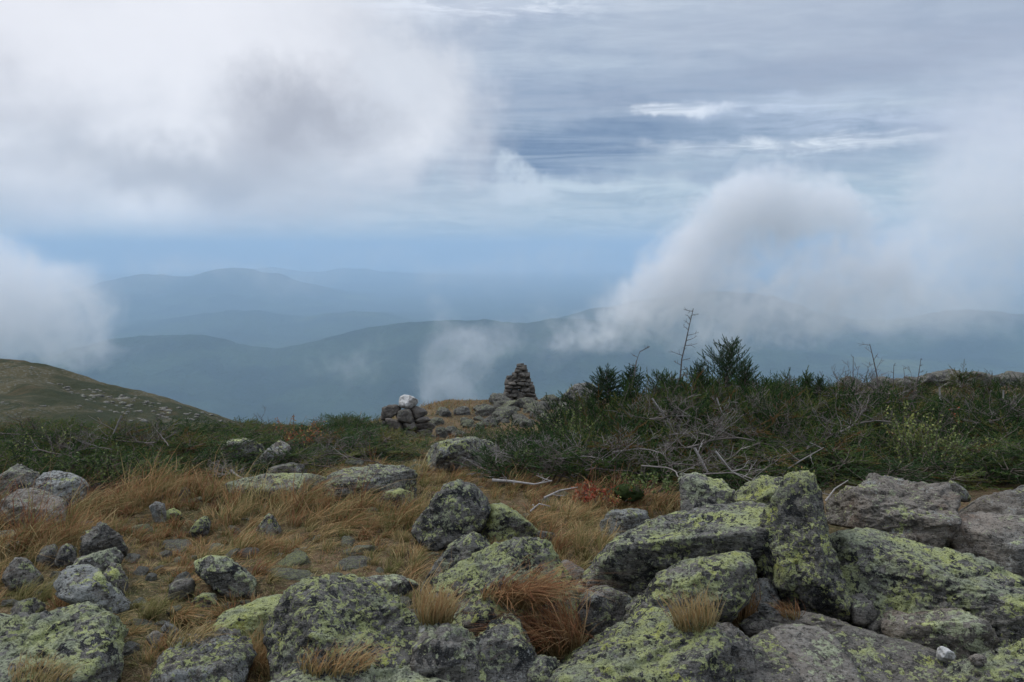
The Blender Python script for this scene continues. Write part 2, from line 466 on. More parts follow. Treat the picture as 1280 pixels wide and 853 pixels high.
def near_hill(u, y):
    """ground height of the hill; u = x / y"""
    px = u * F * 0.995 + 640
    cr = np.interp(px, [-900, -200, 0, 30, 60, 100, 150, 200, 250, 300, 420], [420, 436, 449, 452, 460, 473, 488, 501, 513, 530, 570])
    tanc = (cr - 426.5) / F
    tan_c = np.tan(PITCH + np.arctan(tanc))
    t = sstep(y, 46, 125) ** 0.8
    tan_f = 0.245
    tanv = tan_f + (tan_c - tan_f) * t
    z = EYE - y * tanv - np.maximum(y - 125, 0) * 0.35 - np.maximum(y - 125, 0) ** 2 * 0.002
    x = u * y
    z = z + fbm(np.stack([x / 14, y / 14, x * 0 + 3], 1), 4) * 0.9 * sstep(y, 50, 80) + fbm(np.stack([x / 3.5, y / 3.5, x * 0], 1), 3) * 0.22
    return z
uu = np.linspace(-1.5, -0.22, 300); yy_ = np.linspace(46, 230, 150)
Y2, U2 = np.meshgrid(yy_, uu, indexing='ij')
hz = near_hill(U2.ravel(), Y2.ravel())
tag(link('hill', mesh_np('hill', np.stack([(U2 * Y2).ravel(), Y2.ravel(), hz], 1), grid_faces(150, 300), HM)), kind='structure')

# ------------------------------------------------------------------ haze and drifting clouds
def box(name, lo, hi, mat):
    x0, y0, z0 = lo; x1, y1, z1 = hi
    v = [(x0, y0, z0), (x1, y0, z0), (x1, y1, z0), (x0, y1, z0), (x0, y0, z1), (x1, y0, z1), (x1, y1, z1), (x0, y1, z1)]
    f = [(0, 3, 2, 1), (4, 5, 6, 7), (0, 1, 5, 4), (1, 2, 6, 5), (2, 3, 7, 6), (3, 0, 4, 7)]
    return link(name, mesh_np(name, v, f, mat, smooth=False))
hm = bpy.data.materials.new('haze_air'); hm.use_nodes = True; hm.node_tree.nodes.clear()
N = NT(hm.node_tree)
pv = N.n('ShaderNodeVolumePrincipled')
pv.inputs['Color'].default_value = (0.56, 0.765, 0.965, 1)
pv.inputs['Density'].default_value = 0.000066
pv.inputs['Anisotropy'].default_value = 0.0
mo = N.n('ShaderNodeOutputMaterial'); N.t.links.new(pv.outputs[0], mo.inputs['Volume'])
HAZE_TOP = 420.0
tag(box('haze', (-95000, -95000, -2600), (95000, 95000, HAZE_TOP), hm), kind='stuff')

def cloud(label, Y, puffs, dens, seed, nscale=4.2, thick=1.0, cut=0.42, soft=0.35, aniso=0.3, steps=1.0, group='clouds drifting past below the summit'):
    """one drifting cloud at distance Y; puffs = (px, py, rx, ry, weight) as it is seen from the summit"""
    k = Y / F
    pts = [(at_y(p[0], p[1], Y), p[2] * k, p[3] * k, p[4]) for p in puffs]
    lo = np.min([c - np.array([rx, (rx + ry) / 2 * thick, ry]) * 1.55 for c, rx, ry, w in pts], 0)
    hi = np.max([c + np.array([rx, (rx + ry) / 2 * thick, ry]) * 1.55 for c, rx, ry, w in pts], 0)
    cen = (lo + hi) / 2
    m = bpy.data.materials.new('cloud_vapour'); m.use_nodes = True; m.node_tree.nodes.clear()
    N = NT(m.node_tree)
    Q = N.n('ShaderNodeTexCoord').outputs['Object']
    size = 140 * k
    wv = N.noise(Q, 1.1 / size, 5, 0.6, color=True)
    Qw = N.v('ADD', Q, N.v('SCALE', N.v('SUBTRACT', wv, (0.5, 0.5, 0.5)), scale=size * 1.15))
    fld = None
    for c, rx, ry, w in pts:
        r = N.v('DIVIDE', N.v('SUBTRACT', Qw, tuple(c - cen)), (rx, (rx + ry) / 2 * thick, ry))
        N.v('LENGTH', r); ln = N.t.nodes[-1].outputs['Value']
        g = N.ss(ln, 0.05, 1.3, w, 0.0)
        fld = g if fld is None else N.m('ADD', fld, g)
    nz = N.noise(Qw, nscale / size, 6, 0.62)
    d = N.m('SUBTRACT', N.m('MULTIPLY', fld, N.m('MULTIPLY_ADD', nz, 3.2, -0.55)), cut)
    d = N.ss(d, 0.0, soft, 0.0, dens / (100 * k))
    pv = N.n('ShaderNodeVolumePrincipled'); pv.inputs['Color'].default_value = (0.998, 0.998, 1.0, 1)
    N.put(pv.inputs['Density'], d); pv.inputs['Anisotropy'].default_value = aniso
    mo = N.n('ShaderNodeOutputMaterial'); N.t.links.new(pv.outputs[0], mo.inputs['Volume'])
    m.cycles.volume_step_rate = steps
    o = box('cloud', lo - cen, hi - cen, m); o.location = cen
    return tag(o, label, 'cloud', group)
cloud('bright white billowing cloud rising to the right above the fir trees', 1200,
      [(985, 248, 100, 52, 1.0), (920, 272, 85, 50, 1.0), (1058, 262, 60, 44, 0.7), (865, 315, 90, 46, 0.95), (812, 358, 90, 40, 0.75),
       (1000, 340, 180, 90, 0.43), (755, 400, 100, 42, 0.48), (900, 400, 190, 70, 0.48), (1130, 330, 140, 110, 0.50), (700, 430, 90, 40, 0.40)],
      3.0, 1, steps=0.34, cut=0.28, soft=0.9, nscale=5.0, aniso=0.0)
cloud('broad pale veil of cloud along the right edge of the view', 1350,
      [(1230, 310, 190, 120, 0.8), (1290, 200, 140, 120, 0.8), (1130, 390, 150, 60, 0.55), (1190, 200, 90, 90, 0.4), (1000, 420, 160, 50, 0.35)],
      0.9, 2, soft=0.9, cut=0.26, nscale=4, steps=0.7, aniso=0.0)
cloud('round pale cloud low at the left edge above the near hill', 1300,
      [(50, 385, 130, 72, 1.0), (-60, 360, 170, 110, 0.9), (120, 430, 90, 34, 0.6), (240, 335, 90, 34, 0.42)], 1.3, 3, soft=1.0, steps=0.6, cut=0.28, nscale=5, aniso=0.0)
cloud('thin torn wisp of cloud hanging above the two cairns', 1100,
      [(575, 445, 60, 52, 0.85), (625, 428, 44, 28, 0.6), (556, 415, 34, 34, 0.6), (585, 485, 60, 34, 0.5), (465, 455, 70, 46, 0.42), (550, 375, 60, 36, 0.40),
       (690, 420, 80, 50, 0.42), (400, 440, 60, 40, 0.33)], 1.1, 4, nscale=6, soft=0.9, steps=0.5, cut=0.26, aniso=0.0)
cloud('faint ragged mist hanging over the middle of the valley', 2600,
      [(240, 345, 170, 34, 0.55), (420, 335, 150, 34, 0.42), (700, 330, 170, 60, 0.55), (560, 350, 120, 46, 0.42), (130, 430, 120, 30, 0.40), (680, 410, 90, 40, 0.45), (330, 420, 120, 26, 0.34), (860, 430, 160, 40, 0.4)],
      0.40, 5, nscale=5, soft=0.9, steps=0.5, cut=0.22, aniso=0.0)
# ------------------------------------------------------------------ rock material
RM, N = new_mat('lichen_covered_schist')
OC = N.n('ShaderNodeTexCoord').outputs['Object']
oi = N.n('ShaderNodeObjectInfo')
OP = N.v('ADD', N.v('SCALE', OC, scale=N.m('MULTIPLY_ADD', oi.outputs['Random'], 0.9, 0.6)), N.v('SCALE', oi.outputs['Location'], scale=3.7))
par = N.n('ShaderNodeSeparateColor'); N.t.links.new(oi.outputs['Color'], par.inputs[0])
LI, PA, BR = par.outputs[0], par.outputs[1], par.outputs[2]
up = N.sep(N.n('ShaderNodeNewGeometry').outputs['Normal'])[2]
map_ = N.n('ShaderNodeMapping'); N.put(map_.inputs[0], OP)
map_.inputs['Rotation'].default_value = (0.15, -0.30, 0.3); map_.inputs['Scale'].default_value = (1, 1, 4.5)
F1 = N.noise(map_.outputs[0], 9, 6, 0.65)                     # foliation
F2 = N.noise(map_.outputs[0], 34, 5, 0.7)
G1 = N.noise(OP, 3.2, 5, 0.6)
G2 = N.noise(OP, 17, 6, 0.68, 0.3)
G3 = N.noise(OP, 75, 4, 0.75)
G4 = N.noise(OP, 210, 2, 0.7)
c = N.mix(N.ss(G2, 0.36, 0.62), (0.056, 0.053, 0.048), (0.225, 0.212, 0.184))
c = N.mix(N.ss(F2, 0.46, 0.62, 0, 0.55), c, (0.30, 0.295, 0.265))
c = N.mix(N.m('MULTIPLY', BR, N.ss(G1, 0.3, 0.6)), c, (0.26, 0.225, 0.185))
c = N.mix(N.m('MULTIPLY', BR, N.ss(G1, 0.60, 0.68, 0, 0.6)), c, (0.15, 0.090, 0.055))
# black rock tripe / wet-looking dark crust
G5 = N.noise(N.v('ADD', OP, (11, 3, 5)), 9.0, 6, 0.7, 0.4)
c = N.mix(N.m('MULTIPLY', N.ss(G5, 0.52, 0.57, 0, 0.88), N.m('SUBTRACT', 1.0, N.m('MULTIPLY', BR, 0.75))), c, (0.022, 0.024, 0.027))
# pale grey crust
g6 = N.noise(N.v('ADD', OP, (2, 31, 7)), 8.0, 6, 0.72, 0.5)
pth = N.m('MULTIPLY_ADD', PA, -0.20, 0.66)
pale_m = N.ss(N.m('ADD', N.m('MULTIPLY', g6, 0.65), N.m('MULTIPLY', G3, 0.35)), pth, N.m('ADD', pth, 0.05))
c = N.mix(N.m('MULTIPLY', pale_m, 0.85), c, N.mix(G3, (0.19, 0.20, 0.185), (0.44, 0.45, 0.42)))
# yellow-green map lichen in crinkled, rounded thalli
vw = N.v('ADD', OP, N.v('SCALE', N.v('SUBTRACT', N.noise(OP, 30, 4, 0.7, color=True), (0.5, 0.5, 0.5)), scale=0.05))
v1 = N.voro(vw, 30, 'SMOOTH_F1')
big = N.noise(N.v('ADD', OP, (5, 9, 2)), 4.0, 5, 0.66, 0.6)
mid_ = N.noise(N.v('ADD', OP, (8, 1, 6)), 34.0, 5, 0.66, 0.5)
fin_ = N.noise(N.v('ADD', OP, (3, 1, 9)), 85.0, 3, 0.66, 0.3)
th = N.m('ADD', N.m('MULTIPLY_ADD', LI, -0.150, 0.630), N.m('MULTIPLY', up, -0.045))
lv = N.m('ADD', N.m('MULTIPLY', big, 0.36), N.m('ADD', N.m('MULTIPLY', mid_, 0.50), N.m('ADD', N.m('MULTIPLY', fin_, 0.14), N.m('MULTIPLY', N.m('SUBTRACT', 0.42, v1), 0.12))))
lich = N.ss(lv, th, N.m('ADD', th, 0.014))
tone = N.m('ADD', N.noise(N.v('ADD', OP, (1, 2, 3)), 6.0, 4, 0.6), N.m('MULTIPLY', N.m('SUBTRACT', oi.outputs['Random'], 0.55), 0.16))
lc = N.mix(N.ss(tone, 0.40, 0.60), (0.330, 0.355, 0.235), (0.500, 0.540, 0.210))
lc = N.mix(N.ss(tone, 0.62, 0.72, 0, 0.8), lc, (0.60, 0.62, 0.13))
lc = N.mix(N.ss(G4, 0.35, 0.60, 0.45, 0), lc, (0.07, 0.08, 0.045))
lc = N.mix(N.ss(G3, 0.50, 0.62, 0, 0.45), lc, (0.46, 0.49, 0.33))
c = N.mix(N.m('MULTIPLY', lich, 0.93), c, lc)
# specks and pits
c = N.mix(N.ss(G4, 0.60, 0.66, 0, 0.45), c, (0.45, 0.45, 0.40))
c = N.mix(N.ss(G3, 0.45, 0.37, 0, 0.8), c, (0.025, 0.025, 0.022))
c = N.mix(N.ss(fin_, 0.43, 0.36, 0, 0.6), c, (0.03, 0.03, 0.028))
h = N.m('ADD', N.m('MULTIPLY', F1, 0.7), N.m('ADD', N.m('MULTIPLY', G2, 1.0), N.m('ADD', N.m('MULTIPLY', G3, 0.45), N.m('ADD', N.m('MULTIPLY', lich, 0.10), N.m('MULTIPLY', F2, 0.5)))))
nb = bump(N, h, 1.0, 0.035)
nb = bump(N, G4, 0.5, 0.004, nb)
finish(RM, N, c, 0.92, nb, 0.12)

QM, N = new_mat('white_quartz')
OC = N.n('ShaderNodeTexCoord').outputs['Object']
q1 = N.noise(OC, 14, 5, 0.65, 0.8); q2 = N.noise(OC, 60, 4, 0.7)
c = N.mix(N.ss(q1, 0.48, 0.56, 0, 0.9), (0.52, 0.51, 0.48), (0.24, 0.23, 0.21))
c = N.mix(N.ss(q2, 0.58, 0.66, 0, 0.6), c, (0.15, 0.14, 0.12))
finish(QM, N, c, 0.7, bump(N, N.m('ADD', q1, q2), 0.8, 0.02), 0.35)

CM, N = new_mat('weathered_cairn_stone')
OC = N.n('ShaderNodeTexCoord').outputs['Object']; oi = N.n('ShaderNodeObjectInfo')
OP = N.v('ADD', OC, N.v('SCALE', oi.outputs['Random'], scale=9.0))
q1 = N.noise(OP, 5, 5, 0.65); q2 = N.noise(OP, 30, 4, 0.7)
c = N.mix(N.ss(q1, 0.4, 0.62), (0.070, 0.066, 0.058), (0.150, 0.135, 0.115))
c = N.mix(N.m('MULTIPLY', N.ss(q2, 0.55, 0.64), 0.7), c, (0.21, 0.21, 0.15))
c = N.mix(N.ss(q2, 0.42, 0.34, 0, 0.7), c, (0.03, 0.03, 0.03))
c = N.mix(N.m('MULTIPLY', oi.outputs['Random'], 0.35), c, (0.13, 0.105, 0.085))
finish(CM, N, c, 0.9, bump(N, N.m('ADD', q1, q2), 0.9, 0.03), 0.2)

# ------------------------------------------------------------------ rock builder
_ico = {}
def ico(k):
    if k not in _ico:
        bm = bmesh.new(); bmesh.ops.create_icosphere(bm, subdivisions=k, radius=1.0)
        _ico[k] = (np.array([v.co[:] for v in bm.verts]), np.array([[v.index for v in f.verts] for f in bm.faces], np.int32))
        bm.free()
    return _ico[k]
def body(rad2d, T, seed, k=5, planes=(), nrand=7, p=3.0, q=16, rough=1.0, dims=(1, 1)):
    """closed rock: rad2d(theta) gives the outline radius in the local x-z plane, T the half depth along local y"""
    rs = np.random.RandomState(seed)
    dirs, faces = ico(k)
    w, h = dims
    d = dirs * np.array([w, T, h]); d /= np.linalg.norm(d, axis=1)[:, None]
    rho = np.hypot(d[:, 0], d[:, 2]); R2 = rad2d(np.arctan2(d[:, 2], d[:, 0]))
    r = ((rho / R2) ** p + (np.abs(d[:, 1]) / T) ** p) ** (-1 / p)
    inv = r ** (-q)
    s = math.sqrt(w * h)
    V0 = d * r[:, None]
    pl = [(np.array(n, float) / np.linalg.norm(n), f) for n, f in planes]
    for _ in range(nrand):
        n = rs.normal(size=3) * np.array([1, 1.1, 1]); n /= np.linalg.norm(n)
        pl.append((n, rs.uniform(0.66, 0.88)))
    for n, f in pl:
        hh = (V0 @ n).max() * f
        dn = np.maximum(d @ n, 1e-4)
        inv += (dn / hh) ** q
    r = inv ** (-1 / q)
    V = d * r[:, None]
    o = rs.uniform(-50, 50, 3)
    fol = np.array([[0.95, 0.1, 0.28], [-0.1, 1, 0.05], [-0.28, -0.02, 0.95]])
    L = (V @ fol.T)
    disp = 0.072 * fbm(V * (1.3 / s) + o, 3, 0.5)
    disp += 0.022 * fbm(L * np.array([2.2, 2.2, 7.0]) / s + o, 3, 0.6, True)
    lay = perlin(L * np.array([1.3, 1.3, 5.0]) / s + o)
    disp -= 0.050 * sstep(lay, 0.14, 0.20)
    blk = perlin(V * (2.6 / s) - o)
    disp -= 0.045 * sstep(blk, 0.10, 0.15)
    blk = perlin(V * (5.5 / s) - o * 1.3)
    disp += 0.028 * sstep(np.abs(blk), 0.0, 0.10)
    disp += 0.026 * fbm(V * (8 / s) + o, 4, 0.62)
    ck = np.abs(perlin(L * np.array([0.9, 0.9, 1.6]) / s + o * 0.7 + 0.12 * fbm(V * (4 / s), 2)[:, None]))
    disp -= 0.045 * (1 - sstep(ck, 0.0, 0.035))
    ck = np.abs(perlin(V @ np.array([[0.8, 0, 0.6], [0, 1, 0], [-0.6, 0, 0.8]]) * np.array([2.4, 0.8, 0.8]) / s - o))
    disp -= 0.035 * (1 - sstep(ck, 0.0, 0.04))
    V = V + d * (disp * s * rough)[:, None]
    return V, faces
from mathutils.bvhtree import BVHTree
SURF = []
def surf(px, py):
    """nearest boulder surface (or else the ground) seen at a photograph pixel"""
    d = ray(px, py); d = Vector(d / np.linalg.norm(d)); best = None
    for s_ in SURF:
        if not (s_['bb'][0] - 25 < px < s_['bb'][1] + 25 and s_['bb'][2] - 30 < py < s_['bb'][3] + 30): continue
        if s_['bvh'] is None: s_['bvh'] = BVHTree.FromPolygons([tuple(v) for v in s_['V']], [tuple(f) for f in s_['F']])
        h_ = s_['bvh'].ray_cast(Vector((0, 0, EYE)), d)
        if h_[0] is not None and (best is None or h_[3] < best[1]): best = (h_[0], h_[3])
    return np.array(best[0]) if best else hit(px, py)
FOOT = []      # (x, y, half width, half depth) of every stone, so that grass stays off it
CNT = {'n': 0}
def rock(name, label, cat, outline, base=None, T=None, seed=0, style=(0.5, 0.3, 0.0), planes=(), k=5, mat=None, group=None, nrand=15, q=60, rough=1.0, Y=None, parent=None, foot=True, p=3.6, push=0.0, grow=1.06):
    CNT['n'] += 1
    seed = seed or 100 + CNT['n'] * 13
    O = np.array(outline, float)
    cx, cyy = (O[:, 0].min() + O[:, 0].max()) / 2, (O[:, 1].min() + O[:, 1].max()) / 2
    base = base or O[:, 1].max()
    if Y is None: Y = hit(cx, base)[1]
    Y += push
    e_y = ray(cx, cyy); dd = np.linalg.norm(e_y); e_y = e_y / dd
    w = (O[:, 0].max() - O[:, 0].min()) / 2 * Y / F; h = (O[:, 1].max() - O[:, 1].min()) / 2 * Y / F
    if T is None: T = 0.75 * max(min(w, h * 1.6), h)
    Yc = Y + T * 0.55
    cen = at_y(cx, cyy, Yc); eye = np.array([0, 0, EYE])
    e_x = np.array([e_y[1], -e_y[0], 0]); e_x /= np.linalg.norm(e_x); e_z = np.cross(e_x, e_y)
    pts = []
    for px, py in O:
        r = ray(px, py); t = ((cen - eye) @ e_y) / (r @ e_y)
        v = eye + r * t - cen
        pts.append((v @ e_x, v @ e_z))
    pts = np.array(pts)
    # outline radius as a function of angle, by walking densely along the polygon
    t = np.linspace(0, 1, 24, endpoint=False)
    dense = np.concatenate([pts[i] + (pts[(i + 1) % len(pts)] - pts[i]) * t[:, None] for i in range(len(pts))])
    th = np.arctan2(dense[:, 1], dense[:, 0]); rd = np.hypot(dense[:, 0], dense[:, 1])
    bins = np.linspace(-PI, PI, 181)[:-1]; rad = np.zeros(180)
    ix = np.minimum(((th + PI) / (2 * PI) * 180).astype(int), 179)
    for i, r_ in zip(ix, rd): rad[i] = max(rad[i], r_)
    ok = rad > 0
    rad = np.interp(bins, bins[ok], rad[ok], period=2 * PI)
    def rad2d(a): return np.interp(a, bins + PI / 180, rad, period=2 * PI) * grow
    hw, hh = np.ptp(pts[:, 0]) / 2, np.ptp(pts[:, 1]) / 2
    V, faces = body(rad2d, T, seed, k, planes, nrand, p, q, rough, (hw, hh))
    if foot: V[:, 2] = np.where(V[:, 2] < 0, V[:, 2] * 1.22, V[:, 2])
    me = mesh_np(name, V, faces, mat or RM)
    M = Matrix(((e_x[0], e_y[0], e_z[0], cen[0]), (e_x[1], e_y[1], e_z[1], cen[1]), (e_x[2], e_y[2], e_z[2], cen[2]), (0, 0, 0, 1)))
    o = link(name, me); o.matrix_world = M
    if parent: o.parent = parent; o.matrix_parent_inverse = Matrix.Identity(4); o.matrix_basis = Matrix.Translation(-Vector(parent.location)) @ M
    o.color = (*style, 1)
    if label: tag(o, label, cat, group)
    if foot:
        FOOT.append((cen[0], cen[1], hw, T, cen[2]))
        SURF.append({'bb': (O[:, 0].min(), O[:, 0].max(), O[:, 1].min(), O[:, 1].max()), 'bvh': None, 'V': V @ np.stack([e_x, e_y, e_z]) + cen, 'F': faces})
    return o
def R(label, outline, style=(0.5, 0.3, 0.0), name='boulder', **kw):
    return rock(name, label, 'boulder' if name == 'boulder' else 'rock', outline, style=style, **kw)

TOPF = ((-0.1, -0.5, 0.85), 0.62)
# --- right group
R('long dark lichen-spotted slab tilted across other boulders, right of centre', [(735, 730), (738, 714), (765, 686), (790, 667), (833, 650), (870, 639), (894, 633), (922, 630), (940, 629), (973, 641), (982, 653), (972, 668), (952, 687), (931, 699), (898, 706), (870, 713), (842, 722), (821, 734), (804, 746), (767, 740), (741, 741)],
  (0.62, 0.42, 0.0), T=0.30, k=6, planes=[((-0.16, -0.42, 0.9), 0.52), ((0.10, -0.76, -0.64), 0.42), ((-0.8, -0.5, 0.3), 0.86)], nrand=2, q=26, base=765, rough=0.8)
R('squat lichen-covered boulder against the dead branches behind the long tilted slab', [(846, 600), (861, 587), (879, 592), (900, 601), (919, 613), (924, 630), (915, 655), (851, 660), (842, 627)], (0.72, 0.2, 0), base=668)
R('tall upright lichen-speckled boulder standing at the right end of the long slab', [(984, 603), (1015, 600), (1024, 625), (1030, 673), (1048, 711), (1063, 745), (1077, 780), (1042, 786), (1011, 775), (980, 757), (955, 725), (945, 700), (950, 670), (965, 640)],
  (0.72, 0.25, 0), T=0.28, k=6, base=782, planes=[((-0.3, -0.9, 0.1), 0.72), ((0.8, -0.5, 0.3), 0.8)])
R('blocky yellow-flecked boulder wedged between the long slab and the upright boulder', [(922, 622), (931, 601), (943, 595), (964, 599), (984, 602), (996, 622), (994, 660), (960, 668), (928, 655)], (0.80, 0.3, 0), base=700, T=0.28)
R('massive green-topped boulder with a dark front face near the right edge', [(1030, 680), (1080, 667), (1097, 669), (1152, 686), (1221, 700), (1255, 713), (1305, 738), (1325, 800), (1270, 835), (1235, 822), (1200, 800), (1150, 785), (1105, 782), (1070, 765), (1048, 720)],
  (0.78, 0.15, 0), T=0.5, k=6, base=815, planes=[((0.16, -0.30, 0.93), 0.60), ((-0.18, -0.95, 0.05), 0.55), ((-0.75, -0.6, 0.2), 0.72)], nrand=3, q=24)
R('broad bare grey-brown rock ledge below the fir scrub at the right', [(1037, 640), (1052, 608), (1075, 614), (1094, 600), (1122, 603), (1164, 608), (1190, 610), (1203, 625), (1206, 645), (1190, 660), (1174, 680), (1169, 695), (1141, 690), (1113, 680), (1094, 666), (1070, 655), (1042, 650)],
  (0.42, 0.5, 0.75), T=0.55, k=6, planes=[((0.0, -0.55, 0.85), 0.6), ((-0.2, -0.9, 0.3), 0.7)], base=700)
R('rounded brown-stained rock at the foot of the grey-brown ledge by the right edge', [(1170, 685), (1188, 660), (1211, 648), (1235, 645), (1300, 652), (1330, 700), (1295, 732), (1250, 720), (1205, 706), (1180, 700)], (0.22, 0.35, 0.9), T=0.5, base=722)
R('flat pinkish stone shelf running out of the right edge below the scrub', [(1198, 630), (1235, 620), (1262, 616), (1290, 611), (1340, 612), (1340, 660), (1260, 660), (1206, 655)], (0.1, 0.55, 1.0), T=0.45, base=668, planes=[TOPF])
R('small rounded grey rock cut by the right edge under the scrub', [(1264, 622), (1275, 608), (1300, 602), (1325, 612), (1325, 640), (1270, 640)], (0.3, 0.6, 0.4), base=642)
R('narrow split stone lying on the back rim of the grey-brown ledge', [(1182, 604), (1190, 600), (1205, 611), (1214, 622), (1204, 627), (1190, 617)], (0.5, 0.6, 0.2), T=0.1, k=4, Y=5.0)
R('low rounded boulder supporting the middle of the long tilted slab', [(760, 785), (781, 758), (809, 742), (825, 723), (851, 710), (872, 703), (898, 699), (926, 699), (935, 712), (934, 730), (928, 752), (905, 775), (870, 800), (800, 812), (763, 805)], (0.70, 0.3, 0.15), T=0.32, k=6, base=812, nrand=4, q=20)
R('knobbly pale stone behind the grass tuft under the right end of the slab', [(928, 724), (945, 717), (960, 722), (970, 740), (976, 762), (950, 774), (925, 768), (918, 742)], (0.25, 0.95, 0.2), T=0.14, base=776)
R('lichen-mottled boulder at the bottom edge, centre right', [(680, 870), (700, 840), (722, 818), (760, 798), (785, 775), (815, 764), (850, 775), (885, 790), (912, 812), (928, 840), (935, 890), (900, 940), (700, 940), (680, 905)], (0.74, 0.22, 0), T=0.36, k=6, base=905, planes=[((-0.15, -0.6, 0.78), 0.66)], nrand=4)
R('ribbed grey rock wedged right of the bottom lichen-mottled boulder', [(848, 790), (880, 778), (910, 782), (927, 795), (938, 815), (944, 850), (934, 900), (880, 900), (858, 830)], (0.5, 0.4, 0.35), T=0.3, base=885)
ST = (0.42, 0.12, 0.45)
R('left piece of the cracked olive-grey bedrock slab at the bottom edge', [(922, 820), (940, 799), (958, 792), (972, 799), (984, 820), (998, 850), (1006, 910), (925, 910), (912, 860)], ST, T=0.32, base=890, planes=[((0, -0.62, 0.78), 0.5)], nrand=1, q=20, rough=0.6, p=5)
R('middle piece of the cracked olive-grey bedrock slab at the bottom edge', [(966, 790), (990, 784), (1022, 786), (1042, 801), (1060, 825), (1072, 850), (1084, 915), (1012, 915), (994, 850), (978, 810)], ST, T=0.36, base=890, planes=[((0, -0.62, 0.78), 0.5)], nrand=1, q=20, rough=0.6, p=5)
R('wide right piece of the cracked olive-grey bedrock slab at the bottom edge', [(1040, 798), (1062, 788), (1100, 797), (1150, 810), (1196, 830), (1196, 860), (1180, 915), (1094, 915), (1076, 850), (1058, 822)], ST, T=0.40, base=890, planes=[((0, -0.62, 0.78), 0.5)], nrand=1, q=20, rough=0.6, p=5)
R('low rubbly shelf of rock between the upright boulder and the cracked slab', [(918, 778), (950, 764), (1000, 766), (1040, 776), (1085, 790), (1070, 806), (1000, 803), (940, 798)], (0.35, 0.3, 0.7), T=0.22, base=812, rough=1.6)
R('brown rounded rock lying in front of the massive green-topped boulder', [(1100, 772), (1112, 762), (1138, 769), (1173, 765), (1200, 760), (1231, 772), (1240, 800), (1234, 824), (1166, 830), (1134, 814), (1105, 786)], (0.42, 0.2, 0.65), T=0.2, base=832, q=22)
R('small brown knob of rock beside the foot of the upright boulder', [(1061, 748), (1075, 742), (1090, 755), (1097, 772), (1084, 786), (1068, 780)], (0.4, 0.3, 0.6), T=0.1, k=4, base=792)
R('small green-rimmed stone left of the brown rounded rock', [(1083, 782), (1098, 771), (1114, 778), (1114, 794), (1090, 798)], (0.55, 0.3, 0.5), T=0.09, k=4, base=800)
R('green-flecked rock filling the bottom right corner', [(1150, 870), (1185, 838), (1220, 824), (1262, 812), (1300, 795), (1350, 785), (1350, 930), (1150, 930)], (0.80, 0.2, 0), T=0.36, k=6, base=905, planes=[((-0.1, -0.5, 0.86), 0.6)])
# --- middle
R('dark boulder with a bright lichen patch on its left side, in the grass at centre', [(518, 660), (529, 644), (541, 628), (555, 611), (574, 604), (590, 610), (604, 622), (610, 636), (600, 655), (581, 668), (560, 680), (527, 684)], (0.62, 0.25, 0), k=5, T=0.3, planes=[((-0.5, -0.8, 0.1), 0.75)])
R('low green lichen-coated rock leaning on the dark boulder at centre', [(594, 655), (603, 636), (625, 631), (642, 640), (657, 652), (672, 664), (655, 676), (620, 680), (590, 680)], (1.0, 0.15, 0.1), T=0.3)
R('thin flat stone in the grass behind the central boulder', [(655, 672), (675, 664), (700, 668), (702, 675), (680, 680), (660, 680)], (0.5, 0.5, 0.2), T=0.1, k=4)
R('small dark knobbly boulder perched at the upper left of the central boulder', [(527, 732), (541, 712), (557, 694), (571, 674), (583, 668), (600, 666), (615, 671), (620, 683), (610, 700), (581, 716), (560, 726), (545, 736)], (0.55, 0.35, 0), T=0.2, base=745)
R('big central boulder with streaks of green lichen and grass over its front', [(535, 765), (550, 728), (578, 707), (611, 691), (630, 682), (658, 682), (679, 686), (692, 703), (704, 726), (714, 748), (706, 780), (675, 805), (630, 815), (590, 812), (560, 800), (540, 785)], (0.78, 0.25, 0.0), T=0.36, k=6, base=812, planes=[((-0.45, -0.6, 0.65), 0.66), ((0.3, -0.8, 0.5), 0.72)], nrand=4)
R('spotted dark boulder at the bottom edge below the central boulder', [(586, 815), (603, 790), (627, 773), (637, 768), (651, 782), (665, 797), (677, 815), (675, 850), (660, 900), (590, 900), (576, 850)], (0.66, 0.5, 0), T=0.2, base=885, k=5)
R('rounded dark boulder between the bottom lichen boulders at centre', [(652, 860), (660, 832), (675, 822), (692, 825), (706, 842), (710, 900), (655, 900)], (0.5, 0.3, 0), T=0.16, base=885)
R('rubbly speckled rock right of the humped boulder at the bottom', [(520, 800), (545, 778), (575, 790), (598, 805), (604, 850), (598, 900), (520, 900), (512, 840)], (0.55, 0.6, 0.15), T=0.25, base=885, rough=1.6)
R('large humped dark boulder streaked with lichen, bottom centre left', [(340, 800), (352, 758), (379, 733), (410, 727), (444, 729), (474, 742), (506, 766), (525, 783), (543, 799), (552, 830), (530, 865), (465, 880), (400, 875), (350, 850)], (0.60, 0.42, 0.0), T=0.36, k=6, base=868, nrand=4, q=22, planes=[((-0.7, -0.6, 0.3), 0.78)])
R('long low lichen-green rock along the bottom edge, centre left', [(296, 880), (325, 836), (350, 827), (380, 829), (420, 840), (470, 836), (520, 836), (560, 842), (604, 852), (620, 930), (290, 930)], (0.86, 0.3, 0), T=0.3, k=6, base=920, planes=[((0, -0.55, 0.84), 0.55)])
R('low flat rock in the grass just behind the humped boulder', [(425, 735), (450, 724), (490, 719), (520, 722), (528, 738), (500, 750), (440, 750)], (0.6, 0.3, 0.1), T=0.16)
R('low mound of rock bright with yellow-green lichen left of the humped boulder', [(256, 795), (280, 768), (310, 754), (345, 744), (364, 752), (362, 790), (340, 812), (290, 815), (258, 808)], (1.0, 0.2, 0.1), T=0.25, planes=[TOPF])
